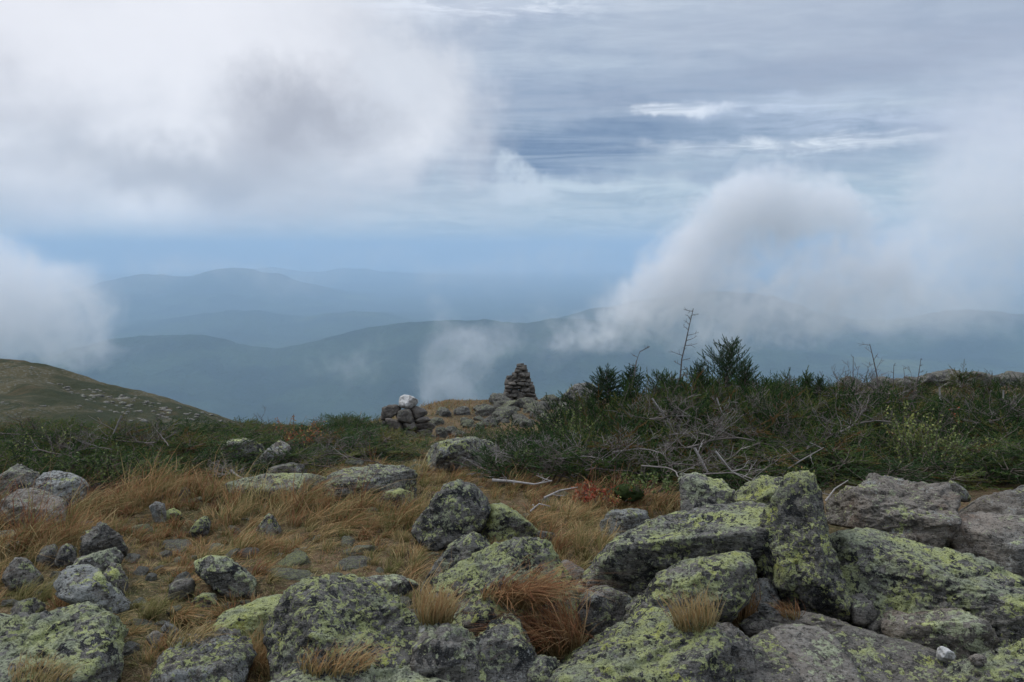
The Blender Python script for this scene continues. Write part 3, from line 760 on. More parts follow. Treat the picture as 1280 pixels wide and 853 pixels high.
R('pale grey slab sloping down to the bottom edge, left of centre', [(185, 870), (205, 825), (230, 802), (262, 793), (300, 790), (312, 820), (295, 860), (260, 910), (185, 910)], (0.5, 0.75, 0.35), T=0.3, base=895, planes=[TOPF])
R('thin flat stone above the pale grey slab, in short grass', [(211, 806), (232, 794), (262, 793), (262, 806), (238, 815), (214, 814)], (0.3, 0.6, 0.6), T=0.1, k=4)
R('egg-shaped grey-green rock among dry grass, left of centre', [(244, 704), (262, 697), (280, 698), (300, 704), (315, 712), (319, 726), (313, 744), (300, 750), (286, 744), (268, 733), (250, 718)], (0.80, 0.3, 0), T=0.17)
R('small grey stone left of the egg-shaped rock', [(207, 738), (220, 726), (240, 723), (245, 736), (234, 750), (214, 752)], (0.2, 0.5, 0.4), T=0.09, k=4)
R('small greenish stone below the egg-shaped rock', [(240, 752), (252, 742), (268, 743), (272, 754), (258, 762), (243, 761)], (0.7, 0.5, 0.2), T=0.08, k=4)
R('tiny triangular pale stone in the trodden grass', [(202, 784), (207, 775), (229, 792), (222, 800), (208, 800)], (0.3, 0.7, 0.3), T=0.05, k=4)
R('tiny pale stone left of the triangular one', [(183, 797), (192, 788), (203, 793), (204, 803), (190, 807)], (0.2, 0.6, 0.5), T=0.05, k=4)
R('lone rounded grey stone standing in the tall grass, left of centre', [(321, 664), (325, 652), (336, 643), (346, 649), (353, 660), (350, 674), (330, 677)], (0.5, 0.75, 0), T=0.12, k=4)
R('pointed greenish stone in rusty grass, left of the lone rounded stone', [(237, 664), (246, 652), (258, 644), (263, 652), (260, 667), (248, 673)], (0.7, 0.4, 0.2), T=0.1, k=4)
R('small pinkish white stone peeping out of the tussocks at the left', [(187, 634), (195, 628), (205, 631), (208, 645), (206, 655), (194, 652)], (0.0, 1.0, 1.0), T=0.08, k=4)
R('small lime-green stone beside the pinkish white one', [(203, 640), (214, 635), (226, 638), (226, 648), (214, 652), (205, 650)], (1.0, 0.2, 0), T=0.08, k=4)
# --- left
R('pale speckled boulder at the far left in front of the fir scrub', [(32, 615), (40, 604), (55, 595), (67, 592), (83, 593), (100, 599), (107, 608), (102, 626), (83, 640), (60, 638), (38, 630)], (0.35, 0.95, 0), T=0.4)
R('dark boulder cut by the left edge behind the pale speckled boulder', [(-20, 604), (10, 590), (22, 581), (32, 587), (45, 592), (50, 602), (40, 618), (-10, 622)], (0.4, 0.3, 0), T=0.35)
R('pink-topped low rock half buried in tussocks at the left edge', [(-5, 632), (20, 616), (40, 614), (60, 619), (80, 628), (90, 642), (70, 660), (20, 660), (-5, 655)], (0.2, 0.6, 0.9), T=0.35, planes=[TOPF])
R('low jumbled grey rock in the hollow between the left tussocks', [(103, 676), (113, 660), (125, 653), (134, 659), (152, 672), (165, 688), (130, 700), (104, 696)], (0.5, 0.5, 0.25), T=0.16, rough=1.7)
R('small mossy stone left of the hollow', [(46, 698), (55, 684), (68, 681), (75, 692), (68, 708), (50, 708)], (0.6, 0.3, 0.3), T=0.1, k=4)
R('small dark rounded stone beside the mossy one', [(69, 702), (76, 685), (87, 678), (94, 690), (95, 706), (80, 712)], (0.35, 0.2, 0.1), T=0.1, k=4)
R('pointed grey stone in dry grass near the left edge', [(4, 722), (15, 705), (27, 693), (38, 699), (50, 711), (58, 724), (42, 737), (12, 735)], (0.5, 0.35, 0.3), T=0.14)
R('rounded lichened rock behind the pale grey wedge at the left', [(84, 716), (100, 700), (125, 691), (143, 687), (151, 696), (155, 716), (140, 732), (100, 732)], (0.75, 0.35, 0.1), T=0.2)
R('pale grey wedge of rock pointing down right, left foreground', [(70, 730), (85, 712), (110, 708), (122, 714), (131, 727), (146, 738), (159, 749), (170, 763), (160, 776), (135, 770), (108, 757), (78, 747)], (0.45, 1.0, 0.1), T=0.2, planes=[TOPF])
R('lumpy green-grey rock at the right shoulder of the pale wedge', [(128, 722), (140, 705), (152, 707), (160, 722), (156, 740), (136, 742)], (0.7, 0.4, 0.1), T=0.12, k=4)
R('wide lichen-crusted boulder filling the bottom left corner', [(-60, 820), (-20, 785), (0, 775), (30, 777), (60, 774), (98, 761), (120, 771), (140, 780), (148, 792), (140, 825), (132, 860), (122, 900), (-60, 910)], (0.86, 0.4, 0.0), T=0.42, k=6, base=890, planes=[((0.0, -0.6, 0.8), 0.6), ((0.85, -0.4, 0.2), 0.86)], nrand=4)
R('mossy little rock on the back edge of the bottom left boulder', [(10, 775), (20, 755), (40, 749), (55, 755), (56, 776), (30, 786)], (0.6, 0.2, 0.3), T=0.12, k=4)
R('grey stone at the bottom edge right of the corner boulder', [(88, 860), (100, 838), (118, 834), (128, 850), (126, 880), (90, 880)], (0.2, 0.5, 0.4), T=0.1, k=4, base=875)
# --- further back
R('long flat-backed grey rock rising out of the grass, left of centre', [(398, 615), (408, 597), (435, 588), (466, 584), (500, 584), (514, 591), (527, 606), (520, 622), (488, 624), (448, 626), (410, 624)], (0.60, 0.6, 0.1), T=0.5, planes=[((0, -0.5, 0.87), 0.66)], k=5)
R('small green stone in front of the long flat-backed rock', [(472, 630), (482, 615), (500, 612), (522, 618), (520, 634), (485, 638)], (0.8, 0.4, 0.1), T=0.2, k=4)
R('broad pale green rock at centre, below and right of the small cairn', [(531, 568), (541, 558), (559, 552), (591, 549), (610, 552), (622, 562), (610, 582), (565, 590), (545, 590), (534, 578)], (0.62, 0.75, 0.2), T=0.6)
R('slanted pale slab among the left scrub', [(309, 586), (329, 568), (348, 552), (362, 556), (366, 570), (350, 584), (329, 594)], (0.35, 0.7, 0.5), T=0.3, k=4)
R('rounded stone in front of the slanted pale slab', [(331, 594), (342, 581), (361, 578), (378, 582), (384, 592), (366, 602), (337, 602)], (0.3, 0.7, 0.5), T=0.25, k=4)
R('grey-green rock deep in the left scrub', [(268, 568), (285, 553), (305, 549), (325, 555), (333, 572), (300, 584), (272, 582)], (0.65, 0.5, 0.1), T=0.4, k=4)
rock('quartz_stone', 'small white stone on the slanted pale slab among the left scrub', 'stone', [(350, 562), (354, 557), (362, 558), (364, 567), (358, 572), (351, 570)], T=0.06, k=3, mat=QM, base=584)
R('low flat rock at the back of the tawny grass, left of the long flat-backed rock', [(286, 604), (330, 594), (380, 593), (412, 598), (410, 614), (350, 622), (292, 618)], (0.75, 0.4, 0.2), T=0.35, planes=[TOPF], k=4)
R('rough pale rock half hidden by grass behind the left end of the long slab', [(752, 650), (767, 640), (790, 638), (811, 642), (822, 652), (812, 672), (779, 676), (755, 666)], (0.4, 1.0, 0), T=0.25)
R('rounded grey rock tucked under the left end of the long slab', [(708, 772), (722, 748), (745, 737), (770, 733), (795, 740), (810, 754), (800, 775), (778, 790), (760, 798), (728, 796)], (0.45, 0.7, 0.3), T=0.22, base=800)
R('small pinkish rock in the gap left of the long slab', [(691, 712), (705, 702), (722, 704), (737, 718), (738, 732), (715, 738), (697, 728)], (0.3, 0.6, 0.8), T=0.14, k=4)
R('small pale green stone just below the pinkish rock', [(714, 738), (724, 728), (740, 728), (746, 742), (735, 752), (718, 750)], (0.8, 0.5, 0.1), T=0.1, k=4)
R('dark flat boulder on the skyline between the big cairn and the left fir tree', [(700, 500), (707, 489), (720, 482), (735, 480), (748, 486), (752, 498), (740, 506), (712, 507)], (0.25, 0.5, 0.0), Y=19.0, T=0.7)

rock('quartz_stone', 'white quartz stone in the gap above the cracked slab', 'stone', [(1170, 812), (1178, 808), (1190, 813), (1194, 821), (1186, 828), (1172, 825)], T=0.035, k=4, mat=QM, Y=surf(1180, 826)[1] - 0.045, foot=False)
rock('stone', 'little pinkish stone just right of the white quartz stone', 'stone', [(1210, 822), (1220, 818), (1234, 820), (1236, 828), (1222, 832), (1211, 829)], T=0.03, k=3, style=(0, 0.5, 1.0), Y=surf(1222, 830)[1] - 0.035, foot=False)
# ------------------------------------------------------------------ small stones scattered where the photograph shows them
rng = random.Random(5)
SM = []
for i in range(7):
    V, f = body(lambda a: np.full(len(a), 1.0) * (1 + 0.12 * np.sin(a * 2 + i)), 0.85, 900 + i * 7, 4, ((0, -0.4, 0.9),) and (((0.1, -0.4, 0.9), 0.7),), 10, 3.0, 34, 1.5, (1, 1))
    SM.append(mesh_np('stone', V, f, RM))
def scatter(box_, n, smin, smax, label, group, style, name='stone', flat=0.6, lift=-0.05, tail='among others of its kind'):
    x0, x1, y0, y1 = box_
    k = 0; tries = 0
    while k < n and tries < n * 30:
        tries += 1
        px, py = rng.uniform(x0, x1), rng.uniform(y0, y1)
        p = hit(px, py)
        s = rng.uniform(smin, smax) * p[1] / F / 2
        if any(abs(p[0] - f[0]) < f[2] * 0.8 + s and abs(p[1] - f[1]) < f[3] * 0.8 + s for f in FOOT): continue
        o = link(name, rng.choice(SM))
        o.location = (p[0], p[1], p[2] + s * lift)
        o.scale = (s * rng.uniform(0.9, 1.35), s * rng.uniform(0.8, 1.2), s * rng.uniform(flat * 0.8, flat * 1.3))
        o.rotation_euler = (rng.uniform(-0.3, 0.3), rng.uniform(-0.3, 0.3), rng.uniform(0, 6.28))
        st = [min(1, max(0, v + rng.uniform(-0.2, 0.2))) for v in style]
        o.color = (*st, 1)
        tag(o, where(px, py, label) or label + ' ' + tail, 'stone', group)
        FOOT.append((p[0], p[1], s, s, p[2])); k += 1
scatter((600, 735, 505, 535), 46, 12, 30, 'grey lichened rubble stone', 'rubble below the big cairn', (0.35, 0.15, 0.1), flat=0.75, lift=0.2, tail='in the rubble below the big cairn')
scatter((540, 610, 518, 548), 14, 10, 24, 'lichened rubble stone', 'rubble right of the small cairn', (0.4, 0.45, 0.1), flat=0.75, lift=0.3, tail='in the patch right of the small cairn')
scatter((10, 330, 690, 830), 44, 9, 27, 'half-buried stone', 'half-buried stones in the left foreground', (0.35, 0.75, 0.5), lift=0.25, tail='in the short grass of the left foreground')
scatter((90, 530, 685, 800), 16, 26, 54, 'flat half-sunken slab', 'flat slabs sunk in the grass', (0.5, 0.7, 0.3), flat=0.42, lift=0.0, tail='in the grass of the left foreground')
scatter((0, 120, 640, 740), 7, 22, 44, 'angular half-sunken stone', 'half-sunken stones at the far left', (0.5, 0.6, 0.3), flat=0.6, lift=0.0, tail='at the far left')
scatter((440, 720, 590, 650), 7, 16, 40, 'flat stone in rusty grass', 'flat stones in the rusty grass', (0.6, 0.6, 0.2), flat=0.5, lift=0.05, tail='at centre')
scatter((700, 1100, 700, 845), 16, 8, 20, 'small crevice stone', 'stones in the crevices', (0.4, 0.5, 0.4), tail='between the boulders right of centre')
scatter((1180, 1280, 690, 720), 6, 6, 14, 'small pale pebble', 'pebbles by the right edge', (0.1, 0.6, 1.0), tail='on the stained ground by the right edge')
scatter((0, 520, 600, 700), 20, 9, 26, 'grey stone amid tussocks', 'stones between the left tussocks', (0.5, 0.7, 0.2), tail='at the left of the view')
scatter((330, 560, 690, 740), 8, 8, 20, 'grey stone in trodden grass', 'stones in the trodden grass at centre left', (0.5, 0.6, 0.3), tail='behind the humped dark boulder')
scatter((300, 540, 560, 600), 14, 8, 22, 'grey stone by the scrub', 'stones along the left scrub', (0.5, 0.7, 0.3), tail='at the front of the left scrub')
# row of boulders along the skyline at the right
for i, (px, py, w) in enumerate([(1052, 472, 14), (1066, 470, 26), (1085, 474, 20), (1105, 470, 26), (1128, 472, 24), (1140, 468, 20), (1158, 468, 34), (1180, 466, 38), (1206, 470, 30), (1222, 467, 44), (1248, 470, 34), (1272, 468, 36), (1296, 470, 40), (1190, 478, 30), (1240, 480, 36), (1270, 482, 30), (1150, 480, 24), (1210, 484, 26), (1110, 480, 22), (980, 478, 22), (955, 482, 18), (1005, 478, 20)]):
    Y = 27 + (i % 4) * 0.9
    c = at_y(px, py + 9, Y); s = w * Y / F / 2
    o = link('boulder', SM[i % 7]); o.location = c
    o.scale = (s * 1.25, s, s * 0.62); o.rotation_euler = (0.1, -0.1, i * 1.7); o.color = (0.15, 0.05, 0.10, 1)
    tag(o, where(px, py, 'dark skyline boulder') or 'dark boulder in the row along the right-hand skyline', 'boulder', 'boulders along the right-hand skyline')

# ------------------------------------------------------------------ cairns
def stone_part(parent, outline, Y, T, seed, mat=CM, name='stone', label=None, k=3, q=14, grow=1.10):
    o = rock(name, None, None, outline, Y=Y, T=T, seed=seed, mat=mat, k=k, parent=parent, foot=False, q=40, nrand=8, p=4.0, rough=1.1, grow=grow)
    if label: o['label'] = label
    return o
def block(x0, x1, y0, y1, r, t=0.0):
    c = (y1 - y0) * 0.22; d = (x1 - x0) * 0.10
    j = lambda a: r.uniform(-a, a) * (y1 - y0)
    return [(x0, (y0 + y1) / 2 + j(.15)), (x0 + d, y0 + j(.12) + t), ((x0 + x1) / 2, y0 + j(.06)), (x1 - d, y0 + j(.12) - t), (x1, (y0 + y1) / 2 + j(.15)), (x1 - d * 0.7, y1 + j(.08)), ((x0 + x1) / 2, y1 + j(.05)), (x0 + d * 0.7, y1 + j(.08))]
CY = 21.5
base = at_y(648, 498, CY)
cairn = link('cairn', None, loc=tuple(base))
tag(cairn, 'tall tapering cairn of stacked flat stones on the skyline', 'cairn')
zx = lambda v: 610 + v / 12.19
zy = lambda v: 440 + v / 12.19
r = random.Random(3)
stones = [(440, 545, 180, 232, 0.16), (500, 590, 205, 250, 0.14), (425, 590, 235, 280, 0.22), (412, 545, 275, 325, 0.24), (540, 600, 270, 330, 0.2),
          (372, 480, 312, 370, 0.28), (450, 590, 318, 385, 0.3), (575, 635, 320, 400, 0.3), (362, 450, 365, 425, 0.32), (440, 585, 375, 430, 0.34),
          (285, 375, 365, 415, 0.24), (268, 372, 405, 465, 0.3), (365, 480, 425, 465, 0.36), (470, 600, 420, 468, 0.38), (580, 650, 395, 465, 0.34),
          (255, 330, 455, 510, 0.36), (310, 440, 460, 505, 0.4), (430, 570, 462, 508, 0.42), (560, 630, 462, 520, 0.4), (615, 685, 455, 515, 0.34),
          (262, 385, 508, 560, 0.42), (375, 500, 505, 560, 0.44), (490, 600, 512, 560, 0.44), (595, 700, 512, 565, 0.4),
          (255, 350, 558, 615, 0.44), (345, 485, 568, 630, 0.46), (480, 560, 560, 620, 0.46), (550, 640, 555, 615, 0.46), (630, 712, 560, 620, 0.42),
          (240, 345, 612, 675, 0.46), (270, 370, 650, 700, 0.46), (340, 450, 628, 690, 0.5), (440, 580, 620, 690, 0.5), (570, 725, 618, 690, 0.5), (235, 420, 680, 740, 0.5), (400, 600, 684, 745, 0.5), (570, 745, 680, 735, 0.5)]
for i, (x0, x1, y0, y1, T) in enumerate(stones):
    rr_ = random.Random(i)
    stone_part(cairn, block(zx(x0 - 4), zx(x1 + 4), zy(y0 - 3), zy(y1 + 5), rr_), CY - T * 0.5 + rr_.uniform(-.03, .03), T * 0.85, 400 + i * 3, k=3)
# small cairn with the white stone on top
KY = 12.0
base = at_y(510, 550, KY)
cairn2 = link('cairn', None, loc=tuple(base))
tag(cairn2, 'small loose cairn of grey rocks topped by a white stone', 'cairn')
qx = lambda v: 460 + v / 10.66
qy = lambda v: 480 + v / 10.66
def zpoly(*p): return [(qx(a), qy(b)) for a, b in p]
poly = [zpoly((180, 480), (200, 330), (290, 290), (390, 290), (430, 330), (380, 400), (290, 460)), zpoly((560, 340), (640, 300), (740, 340), (790, 385), (720, 440), (640, 490), (600, 440)),
        zpoly((375, 410), (430, 360), (550, 345), (580, 400), (615, 500), (560, 530), (440, 500), (385, 480)), zpoly((235, 480), (320, 475), (450, 510), (465, 580), (430, 670), (380, 670), (300, 590)),
        zpoly((460, 540), (530, 520), (620, 520), (640, 590), (570, 620), (470, 600)), zpoly((610, 500), (680, 450), (780, 440), (830, 480), (760, 520), (650, 530)),
        zpoly((630, 560), (700, 520), (820, 520), (890, 560), (860, 600), (740, 615), (640, 600)), zpoly((160, 690), (190, 590), (280, 560), (340, 640), (370, 700), (250, 725)),
        zpoly((440, 650), (520, 620), (600, 640), (680, 690), (660, 750), (560, 750), (480, 710)), zpoly((640, 640), (740, 610), (860, 620), (820, 700), (760, 760), (680, 750)),
        zpoly((330, 640), (430, 660), (480, 700), (450, 740), (340, 720)), zpoly((780, 700), (850, 680), (910, 710), (890, 760), (800, 765)), zpoly((200, 480), (300, 480), (330, 560), (260, 600), (190, 560))]
dY = [0.05, 0.12, -0.08, -0.12, -0.1, 0.05, 0.0, -0.02, -0.12, -0.06, -0.14, 0.0, 0.18]
TT = [0.30, 0.30, 0.24, 0.2, 0.2, 0.28, 0.3, 0.28, 0.3, 0.32, 0.2, 0.2, 0.3]
for i, pg in enumerate(poly):
    stone_part(cairn2, pg, KY + dY[i] - 0.06, TT[i], 520 + i * 5, k=4)
for i, (a, b, y0, y1) in enumerate([(300, 600, 480, 620), (560, 800, 540, 680), (260, 520, 600, 740)]):
    stone_part(cairn2, block(qx(a), qx(b), qy(y0), qy(y1), random.Random(i)), KY + 0.30, 0.3, 600 + i, k=3)
stone_part(cairn2, zpoly((420, 290), (440, 175), (490, 150), (620, 168), (668, 215), (640, 270), (560, 320), (480, 320)), KY - 0.05, 0.16, 650, mat=QM, name='top_stone', label='white quartz stone on top of the small cairn', k=4)
# ------------------------------------------------------------------ vegetation materials
def leaf_mat(name, ramp, trans=0.25):
    m, N = new_mat(name)
    hu = N.n('ShaderNodeAttribute', attribute_name='hue').outputs['Fac']
    t = N.n('ShaderNodeAttribute', attribute_name='tip').outputs['Fac']
    rn = N.n('ShaderNodeAttribute', attribute_name='rnd').outputs['Fac']
    ob = N.n('ShaderNodeObjectInfo').outputs['Random']
    return m, N, hu, t, rn, ob
GRM, N, hu, t, rn, ob = leaf_mat('grass_blades', None)
c = N.ramp(hu, [(0.0, (0.085, 0.110, 0.030)), (0.30, (0.20, 0.185, 0.070)), (0.52, (0.42, 0.315, 0.155)), (0.75, (0.36, 0.200, 0.088)), (1.0, (0.20, 0.080, 0.042))])
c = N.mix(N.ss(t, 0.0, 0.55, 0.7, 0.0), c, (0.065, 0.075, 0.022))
c = N.mix(N.m('MULTIPLY', rn, 0.45), c, N.mix(rn, (0.10, 0.065, 0.03), (0.66, 0.52, 0.28)))
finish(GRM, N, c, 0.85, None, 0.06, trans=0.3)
NM, N, hu, t, rn, ob = leaf_mat('fir_needles', None)
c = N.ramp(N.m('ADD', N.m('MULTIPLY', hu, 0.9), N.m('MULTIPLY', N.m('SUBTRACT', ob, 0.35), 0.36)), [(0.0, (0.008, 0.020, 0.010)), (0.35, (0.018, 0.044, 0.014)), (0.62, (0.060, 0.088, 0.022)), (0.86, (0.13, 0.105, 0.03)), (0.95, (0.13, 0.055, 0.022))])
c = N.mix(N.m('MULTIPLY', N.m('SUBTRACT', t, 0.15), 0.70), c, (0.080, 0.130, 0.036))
c = N.mix(N.m('MULTIPLY', rn, 0.22), c, (0.075, 0.12, 0.045))
finish(NM, N, c, 0.75, None, 0.08, trans=0.15)
LM, N, hu, t, rn, ob = leaf_mat('small_leaves', None)
c = N.ramp(hu, [(0.0, (0.035, 0.07, 0.018)), (0.45, (0.11, 0.155, 0.035)), (0.7, (0.32, 0.32, 0.08)), (0.85, (0.28, 0.09, 0.03)), (1.0, (0.30, 0.035, 0.022))])
c = N.mix(N.m('MULTIPLY', rn, 0.3), c, (0.30, 0.34, 0.14))
finish(LM, N, c, 0.6, None, 0.3, trans=0.3)
WM, N = new_mat('living_wood')
OC = N.n('ShaderNodeTexCoord').outputs['Object']
finish(WM, N, N.mix(N.noise(OC, 30, 3, 0.6), (0.055, 0.042, 0.032), (0.16, 0.135, 0.11)), 0.9, None, 0.2)
DM, N = new_mat('bleached_dead_wood')
OC = N.n('ShaderNodeTexCoord').outputs['Object']
rn = N.n('ShaderNodeAttribute', attribute_name='rnd').outputs['Fac']
c = N.mix(rn, (0.075, 0.058, 0.048), (0.36, 0.335, 0.31))
c = N.mix(N.ss(N.noise(OC, 45, 3, 0.6), 0.5, 0.65, 0, 0.5), c, (0.16, 0.15, 0.13))
finish(DM, N, c, 0.85, None, 0.2)

# ------------------------------------------------------------------ blades
def blades(root, hgt, lean, width, hue, rnd, rs, segs=3):
    """root (n,3), hgt (n), lean (n,2) horizontal tip offset as a share of the height"""
    n = len(root)
    face = rs.uniform(0, PI, n)
    wx, wy = np.cos(face) * width / 2, np.sin(face) * width / 2
    V = np.zeros((n, segs * 2 + 1, 3)); T = np.zeros((n, segs * 2 + 1))
    bend = rs.uniform(1.5, 2.6, n)
    side = rs.normal(size=(n, 2)) * 0.10
    for s in range(segs + 1):
        f = s / segs
        ll = np.hypot(lean[:, 0], lean[:, 1])
        zz = hgt * (f - 0.38 * np.minimum(ll, 1.4) * f ** 2.2)
        x = root[:, 0] + hgt * (lean[:, 0] * f ** bend + side[:, 0] * math.sin(f * PI))
        y = root[:, 1] + hgt * (lean[:, 1] * f ** bend + side[:, 1] * math.sin(f * PI))
        z = root[:, 2] + zz
        if s < segs:
            k = 1 - 0.65 * f
            V[:, 2 * s] = np.stack([x - wx * k, y - wy * k, z], 1)
            V[:, 2 * s + 1] = np.stack([x + wx * k, y + wy * k, z], 1)
            T[:, 2 * s:2 * s + 2] = f
        else:
            V[:, 2 * s] = np.stack([x, y, z], 1); T[:, 2 * s] = 1
    nv = segs * 2 + 1
    tri = []
    for s in range(segs - 1):
        a = 2 * s; tri += [(a, a + 1, a + 3), (a, a + 3, a + 2)]
    tri.append((2 * segs - 2, 2 * segs - 1, 2 * segs))
    Fc = (np.array(tri)[None] + (np.arange(n) * nv)[:, None, None]).reshape(-1, 3)
    rep = lambda v: np.repeat(v, nv)
    return V.reshape(-1, 3), Fc, {'hue': rep(hue), 'tip': T.ravel(), 'rnd': rep(rnd)}

# tussock zones: px, py (where they root), half width px, half height px, blade height m, hue, strength
ZONES = [(35, 690, 60, 26, 0.30, 0.86), (-20, 660, 60, 26, 0.28, 0.9), (140, 640, 55, 18, 0.30, 0.82), (190, 625, 60, 14, 0.26, 0.80), (150, 672, 70, 12, 0.14, 0.8),
         (250, 625, 60, 16, 0.26, 0.80), (235, 668, 60, 12, 0.16, 0.86), (310, 640, 60, 24, 0.24, 0.68), (380, 640, 60, 24, 0.22, 0.62), (440, 650, 70, 24, 0.22, 0.56), (500, 650, 40, 24, 0.22, 0.55), (300, 690, 60, 14, 0.16, 0.66),
         (545, 600, 50, 12, 0.20, 0.70), (500, 560, 40, 10, 0.16, 0.72), (640, 612, 50, 12, 0.18, 0.78), (700, 655, 55, 20, 0.20, 0.66), (735, 700, 45, 26, 0.22, 0.60), (690, 690, 26, 14, 0.18, 0.7),
         (780, 632, 70, 12, 0.22, 0.84), (740, 620, 60, 12, 0.20, 0.9), (830, 640, 22, 12, 0.20, 0.8), (545, 760, 30, 24, 0.16, 0.62), (500, 700, 50, 20, 0.10, 0.5), (340, 820, 60, 26, 0.15, 0.66), (400, 830, 40, 20, 0.14, 0.60),
         (60, 745, 50, 20, 0.14, 0.52), (170, 790, 50, 34, 0.11, 0.5), (560, 548, 30, 5, 0.14, 0.9), (620, 540, 30, 5, 0.12, 0.9), (440, 520, 50, 6, 0.16, 0.76), (560, 508, 60, 6, 0.16, 0.76), (640, 502, 60, 3, 0.10, 0.84), (700, 502, 50, 3, 0.10, 0.8), (665, 524, 14, 5, 0.14, 0.95), (600, 522, 14, 5, 0.14, 0.95), (500, 515, 60, 6, 0.16, 0.72),
         (370, 545, 20, 8, 0.3, 0.95), (1240, 720, 40, 8, 0.06, 0.9), (590, 590, 60, 10, 0.18, 0.66), (660, 575, 40, 8, 0.1, 0.8), (850, 760, 20, 10, 0.1, 0.5)]
ZW = []
for px, py, rx, ry, hh, hu_ in ZONES:
    c0 = hit(px, py); l = hit(px - rx, py); f0 = hit(px, py + ry); b0 = hit(px, max(py - ry, 497))
    ZW.append((c0[0], (f0[1] + b0[1]) / 2, abs(c0[0] - l[0]), max(abs(b0[1] - f0[1]) / 2, 0.12), hh, hu_))
# zones where scrub or bare rock stands instead of grass: polygons in world x-y through ground hits
def in_foot(x, y, z, marg=0.80):
    m = np.zeros(len(x), bool)
    for fx, fy, fw, fd, fz in FOOT:
        m |= ((x - fx) / (fw * marg)) ** 2 + ((y - fy) / (fd * marg)) ** 2 < 1
    return m
rs = np.random.RandomState(11)
def grass_field(name, n, y0, y1, label, hmin, wid, xr=0.86, segs=2, hue_shift=0.0, kmax=1.0):
    v = rs.uniform(0, 1, n)
    y = y0 * (y1 / y0) ** v
    x = rs.uniform(-1, 1, n) * (y * xr + 0.4)
    # keep the number per square metre falling with distance
    nz = fbm(np.stack([x * 1.7, y * 1.7, x * 0], 1), 3)
    nz2 = fbm(np.stack([x * 5, y * 5, x * 0 + 9], 1), 2)
    dens = np.maximum(0.60 + 0.9 * nz + 0.4 * nz2, 0.5)
    h = np.maximum(hmin * (1 + 0.9 * nz + 0.6 * nz2), 0.022); hue = 0.36 + 0.60 * nz + 0.40 * nz2
    for zx_, zy_, rx, ry, hh, zh in ZW:
        k = np.exp(-(((x - zx_) / rx) ** 2 + ((y - zy_) / ry) ** 2) * 1.1)
        h = np.maximum(h, hh * k * (1 + 0.5 * nz2)); hue = hue + (zh - hue) * np.clip(k * 1.4, 0, 1); dens += k * 1.2
    # bare peat and bedrock on the right
    bare = sstep(x / y, 0.12, 0.22) * (1 - sstep(y, 9, 12)) * (1 - 0.8 * sstep(x / y, 0.64, 0.74))
    dens = dens - bare * 1.5
    keep = (rs.uniform(0, 1, n) < np.clip(dens, 0.0, kmax)) & (h > 0.012)
    x, y, h, hue = x[keep], y[keep], h[keep], hue[keep]
    # clump roots together
    cl = 0.13
    ix, iy = np.round(x / cl), np.round(y / cl)
    hsh = lambda k: np.modf(np.abs(np.sin(ix * 127.1 + iy * 311.7 + k * 74.7) * 43758.5453))[0]
    ccx, ccy = ix * cl + (hsh(1) - 0.5) * 0.10, iy * cl + (hsh(2) - 0.5) * 0.10
    pull = rs.uniform(0.15, 0.85, len(x))
    x = x + (ccx - x) * pull; y = y + (ccy - y) * pull
    outx, outy = (x - ccx) / cl, (y - ccy) / cl
    cf = hsh(3)
    h = h * (0.45 + 1.05 * cf); hue = hue + (hsh(4) - 0.5) * 0.70; tall = rs.uniform(0, 1, len(x)) < 0.04
    h = np.where(tall, h * 1.5 + 0.03, h)
    clean = hsh(5) * 2 * PI
    z = gh(x, y)
    ok = ~in_foot(x, y, z)
    x, y, z, h, hue, outx, outy, clean = x[ok], y[ok], z[ok], h[ok], hue[ok], outx[ok], outy[ok], clean[ok]
    m = len(x)
    wind = fbm(np.stack([x * 0.8, y * 0.8, x * 0 + 4], 1), 2)
    ang = rs.normal(0.0, 0.75, m) + wind * 1.2
    mag = rs.uniform(0.35, 1.35, m)
    lean = np.stack([np.cos(ang) * mag * 0.8 + outx * 1.3 + 0.45 * np.cos(clean), np.sin(ang) * mag * 0.8 + outy * 1.3 + 0.45 * np.sin(clean)], 1)
    h = h * rs.uniform(0.55, 1.25, m)
    hue = np.clip(hue + rs.normal(0, 0.10, m) + hue_shift + 0.09, 0, 1)
    green = rs.uniform(0, 1, m) < 0.30
    hue = np.where(green, rs.uniform(0, 0.3, m), hue)
    w = wid * rs.uniform(0.6, 1.3, m) * (0.6 + y / 6)
    V, Fc, at = blades(np.stack([x, y, z - 0.01], 1), h, lean, w, hue, rs.uniform(0, 1, m) ** 2, rs, segs)
    o = link(name, mesh_np(name, V, Fc, GRM, smooth=False, attrs=at))
    return tag(o, label, 'grass', kind='stuff')
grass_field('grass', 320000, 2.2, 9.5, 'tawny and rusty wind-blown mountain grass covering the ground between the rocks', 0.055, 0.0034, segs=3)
grass_field('grass', 60000, 9.0, 27, 'orange-brown grass on the far rise around the two cairns', 0.055, 0.0042, segs=2, hue_shift=0.08)

